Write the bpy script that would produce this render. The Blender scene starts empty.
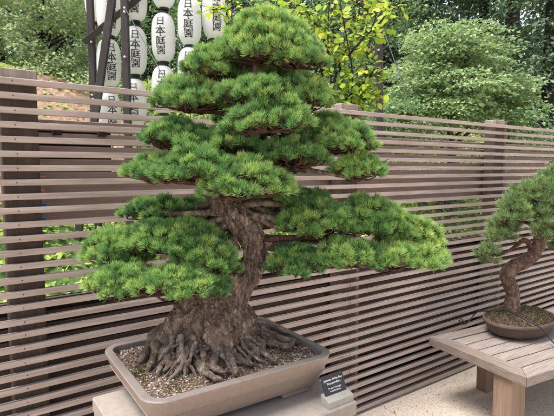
import bpy, math, random
import numpy as np
from mathutils import Vector, Matrix, noise
random.seed(7); RS = np.random.RandomState(11)
C = bpy.context.scene.collection
R = math.radians
# ------------------------------------------------------------------ camera model (photo pixels -> rays)
F = 470.0; CX, CY = 277.0, 208.0; PITCH = math.atan(40/470.0); CAMZ = 1.5
cp, sp = math.cos(PITCH), math.sin(PITCH)
def ray(x, y):
    u = (x-CX)/F; v = -(y-CY)/F
    return np.array([u, cp+v*sp, -sp+v*cp])
CAM = np.array([0, 0, CAMZ])
def at_d(x, y, d):
    r = ray(x, y); return CAM + r*(d/r[1])
def at_z(x, y, z):
    r = ray(x, y); return CAM + r*((z-CAMZ)/r[2])
T = np.array([math.sin(R(55)), math.cos(R(55)), 0.0]); N = np.array([-T[1], T[0], 0.0]); UP = np.array([0, 0, 1.0])
K = 1.963
def at_f(x, y, k=K):
    r = ray(x, y); return CAM + r*(k/float(r@N))
def ft(x, y, k=K): return float(at_f(x, y, k)@T)
def TN(t, n, z=0.0): return T*t + N*n + UP*z
YAW = math.atan2(T[1], T[0])            # rotation of local x onto the fence direction

# ------------------------------------------------------------------ mesh helpers
class MB:
    def __init__(s): s.v=[]; s.f=[]; s.m=[]; s.sm=[]
    def add(s, vs, fs, mi=0, smooth=False):
        b = len(s.v); s.v.extend([tuple(map(float, p)) for p in vs])
        for f in fs: s.f.append(tuple(b+i for i in f)); s.m.append(mi); s.sm.append(smooth)
        return s
    def box(s, c, sx, sy, sz, ax=None, mi=0, bev=0.0):
        """box centred at c, half sizes, axes ax (rows)"""
        ax = np.eye(3) if ax is None else np.array(ax); c = np.array(c, float)
        b = min(bev, sx*.45, sy*.45, sz*.45)
        if b <= 0:
            vs=[c+ax[0]*sx*i+ax[1]*sy*j+ax[2]*sz*k for k in (-1,1) for j in (-1,1) for i in (-1,1)]
            fs=[(0,2,3,1),(4,5,7,6),(0,1,5,4),(2,6,7,3),(0,4,6,2),(1,3,7,5)]
            return s.add(vs, fs, mi)
        vs=[]; idx={}
        for k in (-1,1):
            for j in (-1,1):
                for i in (-1,1):
                    for a in range(3):
                        h=[sx,sy,sz]; q=[i*(h[0]-b), j*(h[1]-b), k*(h[2]-b)]; q[a]=[i,j,k][a]*h[a]
                        idx[(i,j,k,a)]=len(vs); vs.append(c+ax[0]*q[0]+ax[1]*q[1]+ax[2]*q[2])
        g=lambda i,j,k,a: idx[(i,j,k,a)]
        fs=[]
        for w in (-1,1):
            fs.append((g(w,-1,-1,0),g(w,1,-1,0),g(w,1,1,0),g(w,-1,1,0)) if w>0 else (g(w,-1,-1,0),g(w,-1,1,0),g(w,1,1,0),g(w,1,-1,0)))
            fs.append((g(-1,w,-1,1),g(-1,w,1,1),g(1,w,1,1),g(1,w,-1,1)) if w>0 else (g(-1,w,-1,1),g(1,w,-1,1),g(1,w,1,1),g(-1,w,1,1)))
            fs.append((g(-1,-1,w,2),g(1,-1,w,2),g(1,1,w,2),g(-1,1,w,2)) if w>0 else (g(-1,-1,w,2),g(-1,1,w,2),g(1,1,w,2),g(1,-1,w,2)))
        for p in (-1,1):
            for q in (-1,1):
                fs.append((g(p,q,-1,0),g(p,q,1,0),g(p,q,1,1),g(p,q,-1,1)))
                fs.append((g(p,-1,q,0),g(p,1,q,0),g(p,1,q,2),g(p,-1,q,2)))
                fs.append((g(-1,p,q,1),g(1,p,q,1),g(1,p,q,2),g(-1,p,q,2)))
                for w in (-1,1): fs.append((g(p,q,w,0),g(p,q,w,1),g(p,q,w,2)))
        return s.add(vs, fs, mi)
    def tube(s, pts, rad, seg=8, mi=0, disp=None, caps=True):
        pts=[np.array(p,float) for p in pts]; n=len(pts)
        rad=[rad]*n if np.isscalar(rad) else rad
        tg=[pts[min(i+1,n-1)]-pts[max(i-1,0)] for i in range(n)]
        tg=[t/(np.linalg.norm(t)+1e-9) for t in tg]
        a=np.cross(tg[0], UP if abs(tg[0][2])<.9 else np.array([1.0,0,0])); a/=np.linalg.norm(a)
        vs=[]
        for i in range(n):
            a=a-tg[i]*(a@tg[i]); a/=np.linalg.norm(a)+1e-9; b=np.cross(tg[i],a)
            for k in range(seg):
                th=2*math.pi*k/seg; d=a*math.cos(th)+b*math.sin(th)
                r=rad[i]
                if disp: r=disp(pts[i]+d*r, r, th, i/(n-1.0))
                vs.append(pts[i]+d*r)
        fs=[(i*seg+k, i*seg+(k+1)%seg, (i+1)*seg+(k+1)%seg, (i+1)*seg+k) for i in range(n-1) for k in range(seg)]
        if caps: fs.append(tuple(range(seg))[::-1]); fs.append(tuple((n-1)*seg+k for k in range(seg)))
        return s.add(vs, fs, mi, True)
    def lathe(s, c, prof, seg=24, mi=0, sx=1.0, sy=1.0, rot=0.0):
        c=np.array(c,float); vs=[]; cr,sr=math.cos(rot),math.sin(rot)
        for r,z in prof:
            for k in range(seg):
                th=2*math.pi*k/seg; x=r*sx*math.cos(th); y=r*sy*math.sin(th)
                vs.append(c+np.array([x*cr-y*sr, x*sr+y*cr, z]))
        n=len(prof)
        fs=[(i*seg+k, i*seg+(k+1)%seg, (i+1)*seg+(k+1)%seg, (i+1)*seg+k) for i in range(n-1) for k in range(seg)]
        return s.add(vs, fs, mi, True)
    def build(s, name, mats, parent=None):
        me=bpy.data.meshes.new(name); me.from_pydata(s.v,[],s.f)
        if not isinstance(mats,(list,tuple)): mats=[mats]
        for m in mats: me.materials.append(m)
        me.polygons.foreach_set('material_index', s.m); me.polygons.foreach_set('use_smooth', s.sm); me.update()
        return link(name, me, parent)
def link(name, me, parent=None):
    o=bpy.data.objects.new(name, me); C.objects.link(o)
    if parent is not None:
        o.parent=parent; o.matrix_parent_inverse=parent.matrix_world.inverted() if False else Matrix.Translation(-parent.location)
    return o
def quads(name, V, Q, mat, parent=None, attrs=None, smooth=True):
    """V (n,3), Q (m,4) numpy"""
    me=bpy.data.meshes.new(name); n=len(V); m=len(Q)
    me.vertices.add(n); me.vertices.foreach_set('co', np.ascontiguousarray(V,dtype=np.float32).ravel())
    me.loops.add(m*4); me.loops.foreach_set('vertex_index', np.ascontiguousarray(Q,dtype=np.int32).ravel())
    me.polygons.add(m); me.polygons.foreach_set('loop_start', np.arange(0,m*4,4,dtype=np.int32))
    me.polygons.foreach_set('use_smooth', np.full(m, smooth))
    for k,a in (attrs or {}).items():
        at=me.attributes.new(k,'FLOAT','POINT'); at.data.foreach_set('value', np.asarray(a,dtype=np.float32))
    me.materials.append(mat); me.update(calc_edges=True); me.validate()
    return link(name, me, parent)
def thing(name, loc, label, cat, group=None):
    o=bpy.data.objects.new(name,None); o.location=[float(v) for v in loc]; o.empty_display_size=.1; C.objects.link(o); tag(o,label,cat,group); return o
def tag(o,label=None,cat=None,group=None,kind=None):
    if label: o['label']=label
    if cat: o['category']=cat
    if group: o['group']=group
    if kind: o['kind']=kind
    return o
def spline(P, n):
    P=[np.array(p,float) for p in P]; P=[2*P[0]-P[1]]+P+[2*P[-1]-P[-2]]; out=[]; m=len(P)-3
    for i in range(n):
        u=i/(n-1.0)*m; k=min(int(u),m-1); t=u-k; a,b,c,d=P[k:k+4]
        out.append(.5*((2*b)+(-a+c)*t+(2*a-5*b+4*c-d)*t*t+(-a+3*b-3*c+d)*t**3))
    return out
def nz(p,s=1.0,o=0.0): return noise.noise(Vector((float(p[0])*s+o,float(p[1])*s+o*.7,float(p[2])*s-o)))

# ------------------------------------------------------------------ materials
def mat(name):
    m=bpy.data.materials.new(name); m.use_nodes=True; nt=m.node_tree; b=nt.nodes['Principled BSDF']
    b.inputs['Specular IOR Level'].default_value=.3
    return m,nt,b
def nd(nt,t,**kw):
    n=nt.nodes.new(t)
    for k,v in kw.items():
        if k in n.inputs: n.inputs[k].default_value=v
        else: setattr(n,k,v)
    return n
def ramp(nt, fac, stops, interp='LINEAR'):
    r=nt.nodes.new('ShaderNodeValToRGB'); r.color_ramp.interpolation=interp; el=r.color_ramp.elements
    el[0].position=stops[0][0]; el[0].color=(*stops[0][1],1); el[1].position=stops[1][0]; el[1].color=(*stops[1][1],1)
    for p,c in stops[2:]:
        e=el.new(p); e.color=(*c,1)
    nt.links.new(fac,r.inputs[0]); return r.outputs[0]
def coords(nt, kind='Object', scale=(1,1,1), rot=(0,0,0)):
    tc=nt.nodes.new('ShaderNodeTexCoord'); mp=nt.nodes.new('ShaderNodeMapping'); mp.inputs['Scale'].default_value=scale; mp.inputs['Rotation'].default_value=rot
    nt.links.new(tc.outputs[kind],mp.inputs[0]); return mp.outputs[0]
def tnoise(nt,co,scale,detail=5,rough=.6):
    n=nt.nodes.new('ShaderNodeTexNoise'); n.inputs['Scale'].default_value=scale; n.inputs['Detail'].default_value=detail; n.inputs['Roughness'].default_value=rough
    nt.links.new(co,n.inputs['Vector']); return n.outputs['Fac']
def bump(nt,b,h,strength=.3,dist=.01):
    n=nt.nodes.new('ShaderNodeBump'); n.inputs['Strength'].default_value=strength; n.inputs['Distance'].default_value=dist
    nt.links.new(h,n.inputs['Height']); nt.links.new(n.outputs[0],b.inputs['Normal'])
def mixc(nt,f,a,b,mode='MIX'):
    n=nt.nodes.new('ShaderNodeMix'); n.data_type='RGBA'; n.blend_type=mode
    for s,i in ((f,0),(a,6),(b,7)):
        if hasattr(s,'links'): nt.links.new(s,n.inputs[i])
        else: n.inputs[i].default_value = s if i==0 else (*s,1)
    return n.outputs[2]
def mth(nt,op,a,b=0.0):
    n=nt.nodes.new('ShaderNodeMath'); n.operation=op
    for i,s in enumerate((a,b)):
        if hasattr(s,'links'): nt.links.new(s,n.inputs[i])
        else: n.inputs[i].default_value=s
    return n.outputs[0]
def wood(name, c1, c2, c3, rough=.75, axis_rot=(0,0,-YAW), stretch=(1.2,26,26), isl=.35, endz=False):
    m,nt,b=mat(name); co=coords(nt,'Generated' if False else 'Object',stretch,(0,0,0))
    # rotate into the fence frame first, then stretch the grain
    tc=nt.nodes.new('ShaderNodeTexCoord'); r=nt.nodes.new('ShaderNodeMapping'); r.inputs['Rotation'].default_value=axis_rot; nt.links.new(tc.outputs['Object'],r.inputs[0])
    s=nt.nodes.new('ShaderNodeMapping'); s.inputs['Scale'].default_value=stretch; nt.links.new(r.outputs[0],s.inputs[0])
    g=nt.nodes.new('ShaderNodeNewGeometry'); off=nt.nodes.new('ShaderNodeVectorMath'); off.operation='ADD'
    sc=mth(nt,'MULTIPLY',g.outputs['Random Per Island'],37.0); nt.links.new(s.outputs[0],off.inputs[0]); nt.links.new(sc,off.inputs[1])
    grain=tnoise(nt,off.outputs[0],3.0,8,.65)
    r2=nt.nodes.new('ShaderNodeVectorMath'); r2.operation='ADD'; nt.links.new(r.outputs[0],r2.inputs[0]); nt.links.new(sc,r2.inputs[1])
    blot=tnoise(nt,r2.outputs[0],2.3,5,.6)
    col=ramp(nt,grain,[(.3,c1),(.55,c2),(.75,c3)])
    col=mixc(nt,mth(nt,'MULTIPLY',mth(nt,'SUBTRACT',blot,.35),1.3),col,tuple(v*.72 for v in c1))
    # knots and a few grey weather stains
    km=nt.nodes.new('ShaderNodeMapping'); km.inputs['Scale'].default_value=(2.2,0.0,13.0) if stretch[0]<5 else ((13.0,2.2,0.0) if stretch[1]<5 else (13.0,0.0,2.2)); nt.links.new(r.outputs[0],km.inputs[0])
    ko=nt.nodes.new('ShaderNodeVectorMath'); ko.operation='ADD'; nt.links.new(km.outputs[0],ko.inputs[0]); nt.links.new(sc,ko.inputs[1])
    kv=nt.nodes.new('ShaderNodeTexVoronoi'); kv.inputs['Scale'].default_value=1.0; nt.links.new(ko.outputs[0],kv.inputs['Vector'])
    kf=ramp(nt,kv.outputs['Distance'],[(.035,(1,1,1)),(.10,(0,0,0))]); col=mixc(nt,mth(nt,'MULTIPLY',kf,.7),col,tuple(v*.45 for v in c1))
    st=tnoise(nt,ko.outputs[0],.9,4,.6); col=mixc(nt,mth(nt,'MULTIPLY',ramp(nt,st,[(.55,(0,0,0)),(.72,(1,1,1))]),.45),col,tuple(v*.85 for v in c1))
    val=mth(nt,'ADD',mth(nt,'MULTIPLY',g.outputs['Random Per Island'],isl),1-isl*.5)
    h=nt.nodes.new('ShaderNodeHueSaturation'); nt.links.new(col,h.inputs['Color']); nt.links.new(val,h.inputs['Value'])
    nt.links.new(h.outputs[0],b.inputs['Base Color']); b.inputs['Roughness'].default_value=rough
    bump(nt,b,grain,.35,.002); return m
M={}
M['slat']=wood('slat_wood',(.26,.20,.168),(.395,.322,.282),(.54,.46,.415),.6,isl=.5)
M['back']=wood('backing_wood',(.20,.145,.125),(.28,.21,.185),(.35,.28,.25),.7,isl=.25)
M['back_shaded']=wood('shaded_backing_wood',(.045,.031,.026),(.075,.053,.045),(.115,.083,.07),.75,isl=.25)  # dark brown, deepened to paint shade on the lower boards
M['cap']=wood('grey_cap_wood',(.17,.13,.11),(.27,.22,.19),(.38,.32,.28),.8,stretch=(26,26,1.2))
M['post']=wood('shaded_post_wood',(.04,.027,.02),(.065,.045,.034),(.095,.068,.052),.7,stretch=(26,26,1.2))  # brown darkened to stand for the shade the slats cast
M['redpost']=wood('cedar_post_wood',(.13,.08,.06),(.19,.12,.092),(.25,.165,.13),.7,stretch=(26,26,1.2))
M['table']=wood('weathered_table_wood',(.13,.10,.083),(.225,.18,.152),(.32,.27,.24),.7,stretch=(40,1.6,40),isl=.25)
M['tableL']=wood('weathered_plank_wood',(.15,.12,.103),(.265,.222,.195),(.37,.325,.295),.7,stretch=(1.8,40,40),isl=.25)
M['leg']=wood('leg_wood',(.165,.105,.072),(.25,.17,.12),(.32,.23,.17),.7,stretch=(26,26,1.2))
M['rack']=wood('rack_wood',(.032,.026,.026),(.05,.042,.042),(.075,.066,.066),.65,stretch=(20,20,2))
M['black']=mat('black_metal')[0]; M['black'].node_tree.nodes['Principled BSDF'].inputs['Base Color'].default_value=(.02,.02,.022,1)
def plain(name,c,rough=.6,metal=0,nscale=40,amp=.25,bmp=.15):
    m,nt,b=mat(name); co=coords(nt); f=tnoise(nt,co,nscale,6)
    f2=tnoise(nt,co,nscale*.12,4)
    col=ramp(nt,f,[(.25,tuple(v*(1-amp) for v in c)),(.75,tuple(min(1,v*(1+amp)) for v in c))])
    col=mixc(nt,mth(nt,'MULTIPLY',f2,.5),col,tuple(v*(1-amp) for v in c),'MIX')
    nt.links.new(col,b.inputs['Base Color']); b.inputs['Roughness'].default_value=rough; b.inputs['Metallic'].default_value=metal
    bump(nt,b,f,bmp,.002); return m
M['pot']=plain('stoneware',(.23,.178,.148),.5,0,70,.16,.12)
M['rim']=plain('stoneware_rim',(.15,.13,.118),.45,0,70,.16,.12)
M['pot2']=plain('brown_clay',(.088,.062,.05),.5,0,60,.3,.2)
M['stone']=plain('pedestal_concrete',(.25,.215,.19),.85,0,50,.18,.4)
M['block']=plain('sign_block',(.27,.255,.23),.7,0,60,.2,.3)
M['plaque']=plain('plaque_slate',(.022,.022,.026),.4,0,80,.2,.05)
M['white']=plain('white_lettering',(.8,.8,.8),.6,0,50,.03,.0)
M['ink']=plain('lantern_ink',(.025,.025,.03),.7,0,50,.2,.0)
M['bolt']=plain('galvanised_bolt',(.55,.56,.58),.4,.5,50,.1,.0)
M['blue']=plain('blue_spacer',(.02,.12,.42),.6,0,50,.2,.1)
M['pink']=plain('pink_spacer',(.55,.22,.18),.7,0,50,.2,.1)
M['dark']=plain('gap_shade_and_dark_parts',(.03,.022,.02),.9,0,50,.3,.1)  # small dark parts, and painted shade behind the board gaps
M['wire']=plain('grey_wire',(.05,.055,.055),.7,0,50,.1,.0)
M['cord']=plain('black_cord',(.018,.018,.024),.5,0,90,.2,.2)
# lantern paper
m,nt,b=mat('lantern_paper'); b.inputs['Roughness'].default_value=.6
co=coords(nt); f=tnoise(nt,co,9,4); nt.links.new(ramp(nt,f,[(.3,(.82,.82,.81)),(.7,(.88,.88,.88))]),b.inputs['Base Color'])
w=nd(nt,'ShaderNodeBsdfTranslucent'); w.inputs[0].default_value=(.9,.9,.88,1); mx=nd(nt,'ShaderNodeMixShader'); mx.inputs[0].default_value=.42
nt.links.new(b.outputs[0],mx.inputs[1]); nt.links.new(w.outputs[0],mx.inputs[2]); nt.links.new(mx.outputs[0],nt.nodes['Material Output'].inputs[0]); M['paper']=m
# bark
def bark(name,cols,sc=1.0,vs=(1,1,.38),crack=.8):
    m,nt,b=mat(name); co=coords(nt,'Object',vs); n1=tnoise(nt,co,30*sc,9,.72); n2=tnoise(nt,co,7*sc,5,.6)
    nn=nt.nodes.new('ShaderNodeTexNoise'); nn.inputs['Scale'].default_value=22*sc; nn.inputs['Detail'].default_value=6; nn.inputs['Roughness'].default_value=.7; nt.links.new(co,nn.inputs['Vector'])
    s2=nt.nodes.new('ShaderNodeVectorMath'); s2.operation='SCALE'; s2.inputs['Scale'].default_value=.075/sc; nt.links.new(nn.outputs['Color'],s2.inputs[0])
    wrp=nt.nodes.new('ShaderNodeVectorMath'); wrp.operation='ADD'; nt.links.new(co,wrp.inputs[0]); nt.links.new(s2.outputs[0],wrp.inputs[1])
    r1=tnoise(nt,wrp.outputs[0],26*sc,3,.5); r2=tnoise(nt,wrp.outputs[0],80*sc,3,.5)
    def ridge(f,k): return mth(nt,'MINIMUM',mth(nt,'MULTIPLY',mth(nt,'ABSOLUTE',mth(nt,'SUBTRACT',f,.5)),k),1.0)
    e1=ridge(r1,11.0); e2=ridge(r2,8.0); e=mth(nt,'ADD',mth(nt,'MULTIPLY',e1,.6),mth(nt,'MULTIPLY',e2,.4))
    col=ramp(nt,n1,[(.32,cols[0]),(.5,cols[1]),(.66,cols[2])]); col=mixc(nt,n2,col,cols[3])
    ee=mth(nt,'ADD',mth(nt,'MULTIPLY',e,crack),1-crack)
    col=mixc(nt,ee,tuple(c*.3 for c in cols[0]),col)
    nt.links.new(col,b.inputs['Base Color']); b.inputs['Roughness'].default_value=.85
    hh=mth(nt,'ADD',e,mth(nt,'MULTIPLY',n1,.8)); bump(nt,b,hh,1.0,.008/sc); return m
M['bark']=bark('pine_bark',[(.10,.066,.047),(.34,.25,.19),(.66,.56,.47),(.29,.205,.15)],1.0,(1,1,.45),.9)
M['root']=bark('root_bark',[(.085,.058,.042),(.32,.235,.18),(.64,.54,.45),(.28,.205,.155)],1.3,(1,1,1),.75)
M['greyroot']=bark('grey_root_bark',[(.15,.115,.09),(.34,.285,.235),(.58,.51,.45),(.30,.25,.205)],1.3,(1,1,1),.5)
M['bark2']=bark('brown_pine_bark',[(.10,.06,.045),(.27,.175,.13),(.46,.34,.28),(.25,.155,.11)],.8,(1,1,.6),.9)
M['twig']=bark('twig_bark',[(.05,.025,.018),(.14,.075,.052),(.22,.13,.09),(.15,.07,.045)],1.5)
M['forest_bark']=bark('forest_bark',[(.02,.016,.013),(.045,.037,.032),(.085,.072,.062),(.04,.035,.03)],.08,(1,1,.3))
M['greybark']=bark('grey_bark',[(.07,.06,.05),(.14,.125,.11),(.22,.2,.18),(.12,.11,.1)],.15,(1,1,.3))
def leafmat(name,cols,trans=.35,rough=.5,attr=None,tip=None,spec=.3):
    m,nt,b=mat(name); b.inputs['Roughness'].default_value=rough; b.inputs['Specular IOR Level'].default_value=spec
    if attr:
        a=nt.nodes.new('ShaderNodeAttribute'); a.attribute_name='rnd'; fac=a.outputs['Fac']
    else:
        g=nt.nodes.new('ShaderNodeNewGeometry'); fac=g.outputs['Random Per Island']
    col=ramp(nt,fac,[(i/(len(cols)-1.0),c) for i,c in enumerate(cols)])
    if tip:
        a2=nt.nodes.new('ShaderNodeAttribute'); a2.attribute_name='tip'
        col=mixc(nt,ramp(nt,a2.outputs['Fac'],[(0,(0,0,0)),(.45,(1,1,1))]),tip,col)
    nt.links.new(col,b.inputs['Base Color'])
    t=nd(nt,'ShaderNodeBsdfTranslucent'); mx=nd(nt,'ShaderNodeMixShader'); mx.inputs[0].default_value=trans
    nt.links.new(col,t.inputs[0]); nt.links.new(b.outputs[0],mx.inputs[1]); nt.links.new(t.outputs[0],mx.inputs[2])
    nt.links.new(mx.outputs[0],nt.nodes['Material Output'].inputs[0]); return m
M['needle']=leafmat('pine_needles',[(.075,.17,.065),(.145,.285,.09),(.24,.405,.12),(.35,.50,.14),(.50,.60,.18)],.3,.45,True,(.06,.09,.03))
M['needle2']=leafmat('soft_pine_needles',[(.11,.19,.085),(.18,.28,.11),(.26,.37,.13),(.36,.45,.16)],.3,.45,True,(.14,.10,.04))
M['yleaf']=leafmat('yellow_green_leaves',[(.18,.32,.04),(.32,.47,.05),(.54,.62,.06),(.25,.41,.05),(.66,.62,.09)],.45)
M['pale']=leafmat('pale_green_leaves',[(.15,.24,.09),(.25,.36,.16),(.37,.47,.25),(.20,.31,.11),(.45,.53,.22)],.35,.45)
M['maple']=leafmat('light_green_leaves',[(.16,.25,.12),(.28,.38,.18),(.42,.52,.26),(.60,.66,.36)],.4)
M['maple2']=leafmat('mid_green_leaves',[(.08,.16,.06),(.17,.27,.11),(.28,.38,.17)],.4)
M['conif']=leafmat('conifer_sprays',[(.04,.08,.04),(.075,.13,.06),(.13,.19,.09)],.25,.5)
M['wood_leaf']=leafmat('woodland_leaves',[(.05,.09,.05),(.09,.15,.075),(.15,.22,.11)],.3,.5)
M['cover']=leafmat('ground_cover_leaves',[(.18,.30,.08),(.34,.48,.10),(.55,.64,.16),(.24,.38,.08)],.4)
M['duff']=leafmat('brown_duff',[(.05,.035,.025),(.12,.08,.055),(.08,.075,.04),(.20,.14,.10)],.1,.9)
M['moss']=leafmat('moss',[(.05,.04,.025),(.08,.06,.035),(.06,.08,.02),(.10,.075,.05),(.17,.18,.03),(.13,.10,.07)],.1,.9)
# grounds
m,nt,b=mat('aggregate_paving'); co=coords(nt)
v=nt.nodes.new('ShaderNodeTexVoronoi'); v.inputs['Scale'].default_value=170; nt.links.new(co,v.inputs['Vector'])
n1=tnoise(nt,co,3,5); n2=tnoise(nt,co,160,4)
sep=nt.nodes.new('ShaderNodeSeparateColor'); nt.links.new(v.outputs['Color'],sep.inputs[0])
col=ramp(nt,sep.outputs[0],[(.0,(.17,.12,.09)),(.09,(.40,.32,.245)),(.5,(.53,.445,.355)),(.85,(.65,.575,.49))]); col=mixc(nt,mth(nt,'MULTIPLY',n1,.6),col,(.60,.51,.42)); col=mixc(nt,mth(nt,'MULTIPLY',n2,.35),col,(.40,.33,.27))
nt.links.new(col,b.inputs['Base Color']); b.inputs['Roughness'].default_value=.9; bump(nt,b,v.outputs['Distance'],.5,.004); M['paving']=m
m,nt,b=mat('forest_floor'); co=coords(nt); n1=tnoise(nt,co,.8,6); n2=tnoise(nt,co,14,6)
col=ramp(nt,n2,[(.3,(.045,.035,.02)),(.5,(.10,.085,.04)),(.7,(.17,.15,.08))]); col=mixc(nt,ramp(nt,n1,[(.42,(0,0,0)),(.58,(1,1,1))]),col,(.06,.12,.03))
nt.links.new(col,b.inputs['Base Color']); b.inputs['Roughness'].default_value=.95; bump(nt,b,n2,.8,.05); M['floor']=m
m,nt,b=mat('orange_mulch'); co=coords(nt); n2=tnoise(nt,co,18,6); nt.links.new(ramp(nt,n2,[(.3,(.15,.09,.06)),(.5,(.26,.165,.11)),(.7,(.36,.26,.19))]),b.inputs['Base Color']); b.inputs['Roughness'].default_value=.95; bump(nt,b,n2,.8,.03); M['mulch']=m
m,nt,b=mat('potting_mix'); g=nt.nodes.new('ShaderNodeNewGeometry'); co=coords(nt); n2=tnoise(nt,co,120,5)
col=ramp(nt,g.outputs['Random Per Island'],[(0,(.07,.045,.032)),(.42,(.16,.11,.08)),(.60,(.30,.20,.15)),(.76,(.42,.37,.33)),(.94,(.62,.59,.56))]); col=mixc(nt,n2,col,(.14,.10,.075))
nt.links.new(col,b.inputs['Base Color']); b.inputs['Roughness'].default_value=.9; M['grit']=m
M['litter']=plain('dead_needles',(.34,.20,.10),.8,0,90,.3,.1)
M['soil']=plain('dark_soil',(.085,.058,.042),.95,0,150,.5,.8)

# ------------------------------------------------------------------ ground & terrain
def terr(t,n):
    q=n-K
    z=0.0
    def ss(a,b,x): x=min(1,max(0,(x-a)/(b-a))); return x*x*(3-2*x)
    z=2.95*ss(1.9,6.6,q)+.9*ss(6.6,14,q)+5.5*ss(14,45,q)
    return z+.10*ss(1,4,q)*nz((t,n,0),.6)+.25*ss(6,12,q)*nz((t,n,3),.25)
g=MB(); W=90
c=[TN(-W,K+.22,0),TN(W,K+.22,0),TN(W,-W,0),TN(-W,-W,0)]
g.add(c,[(0,3,2,1)]); tag(g.build('ground',M['paving']),kind='structure')
ts=np.concatenate([np.linspace(-90,-14,12),np.linspace(-13,24,75),np.linspace(26,90,12)]); ns=np.concatenate([np.linspace(K+.05,K+16,50),np.linspace(K+17,K+110,26)])
V=np.array([TN(t,n,(terr(t,n) if n>K+.5 else -.012)) for n in ns for t in ts]); a=len(ts)
Q=np.array([(j*a+i,j*a+i+1,(j+1)*a+i+1,(j+1)*a+i) for j in range(len(ns)-1) for i in range(a-1)])
tag(quads('terrain',V,Q,M['floor']),kind='structure')
# bare orange bank (mulched slope) on the left beyond the fence
ts2=np.linspace(-3.5,2.3,40); ns2=np.linspace(K+3.6,K+7.2,24)
V=np.array([TN(t,n,terr(t,n)+.035+.03*nz((t,n,1),3)-(.12 if (i in(0,39) or j in (0,23)) else 0)) for j,n in enumerate(ns2) for i,t in enumerate(ts2)]); a=40
Q=np.array([(j*a+i,j*a+i+1,(j+1)*a+i+1,(j+1)*a+i) for j in range(23) for i in range(a-1)])
tag(quads('mulch_bank',V,Q,M['mulch']),kind='structure')

# ------------------------------------------------------------------ fence
ax=np.array([T,N,UP]); PIT=.0525; ZT=1.826; SH=.0228; SD=.022
t0=ft(-70,200)-.1; t1=ft(554,200)+1.6
fence=thing('slat_fence',TN((t0+t1)/2,K+.06,0),'long brown fence of narrow horizontal slats running behind both bonsai','fence')
posts=[ (ft(3,150,K+SD),ft(39.5,150,K+SD)), (ft(341,112,K+SD),ft(357,112,K+SD)+.02), (ft(489,122,K+SD),ft(512,122,K+SD)) ]
pw=.125; pcs=[(p[0]+p[1])/2 for p in posts]; pcs[0]=posts[0][1]-pw/2; step=pcs[2]-pcs[1]; pcs.append(pcs[2]+step); pcs.insert(0,pcs[0]-step)
print('post centres',[round(p,3) for p in pcs],'widths',[round(p[1]-p[0],3) for p in posts])
rows=35; rr=random.Random(4)
for i in range(rows):
    z=ZT-i*PIT-SH/2
    L=(t1-t0)/2; dz=rr.uniform(-.0012,.0012); dn=rr.uniform(-.0012,.0012)
    # each row is two boards butted at a post
    jt=pcs[2] if i%2 else pcs[3]
    for a_,b_ in ((t0,jt-.0015),(jt+.0015,t1)):
        mb=MB(); e1=rr.uniform(-.0008,.0008); mb.box(TN((a_+b_)/2,K+SD/2+dn+e1,z+dz+rr.uniform(-.0006,.0006)),(b_-a_)/2,SD/2,SH/2,ax,0,.002)
        sl_=mb.build('slat',M['slat'],fence)
        for pc in pcs:
            if a_<pc-.02<b_:
                p_=pc-.018+rr.uniform(-.003,.003); MB().tube([TN(p_,K+dn+e1-.001,z+dz),TN(p_,K+dn+e1+.002,z+dz)],.0023,8).build('screw',M['black'],sl_)
for k,pc in enumerate(pcs):
    zt=ZT+.036; mb=MB()
    mb.box(TN(pc,K+SD+.003+.045,(zt-.045)/2),pw/2,.045,(zt-.045)/2,ax,0,.004)
    po=mb.build('post',M['post'],fence)
    MB().box(TN(pc,K+SD+.003+.045,zt-.0215),pw/2+.003,.048,.0225,ax,0,.004).build('post_cap',M['cap'],po)
    if k in (2,3,4):
        MB().box(TN(pc+pw/2+.018,K+SD+.003+.045,zt/2-.01),.0165,.044,zt/2-.011,ax,0,.003).build('post_trim',M['redpost'],fence)
# cap board on the posts is rough end grain: saw nicks
kb=K+SD+.003+.09+.03
def backpanel(name,z0,z1,ta,tb,gap=.007,dk=True,mt_='back'):
    root=None
    n=int(round((z1-z0)/PIT)); h=(z1-z0)/n
    for j in range(n):
        zz=z0+h*(j+.5)
        for a_,b_ in ((ta,tb),):
            mb=MB(); mb.box(TN((a_+b_)/2,kb+.011+rr.uniform(-.001,.001),zz),(b_-a_)/2,.009,(h-gap)/2,ax,0,.002)
            mb.build(name,M[mt_],fence)
    if dk=='s': tb=ft(114,180,kb)
    if dk: MB().box(TN((ta+tb)/2,kb+.026,(z0+z1)/2),(tb-ta)/2-.002,.003,(z1-z0)/2-.006,ax,0).build('gap_shade_sheet',M['dark'],fence)  # added dark sheet that puts shade into the gaps between boards
MB().box(TN((t0+t1)/2,(K+SD+.005+kb-.002)/2,.06),(t1-t0)/2-.01,(kb-.002-K-SD-.005)/2*.0+.008,.055,ax,0).build('added_strip_cover',M['back_shaded'],fence)  # added dark beam to cover the sunlit ground strip behind the slats
tp=ft(36.5,150,kb)
ta,tb=pcs[1]+pw/2-.004,t1
backpanel('backing_board',1.275,1.70,ta,tb,.008,'s')
backpanel('backing_board',.02,.97,t0,tb,.016,True,'back_shaded')
for (x,y) in ((57,132.5),(102,134)):
    p=at_f(x,y,kb-.01); MB().box(p,.018,.01,.0105,ax,0,.002).build('bracket',M['dark'],fence)
for (x,ii,mm) in ((41.5,7,'pink'),(41.5,8,'pink'),(42.5,9,'blue'),(42.5,10,'blue')):
    y=min(np.arange(100,260,.1),key=lambda yy:abs(at_f(x,yy,K)[2]-(ZT-ii*PIT+.006)))
    p=at_f(x,y,kb-.009); MB().box(p,.013,.006,.006,ax,0,.001).build('spacer',M[mm],fence)

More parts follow.
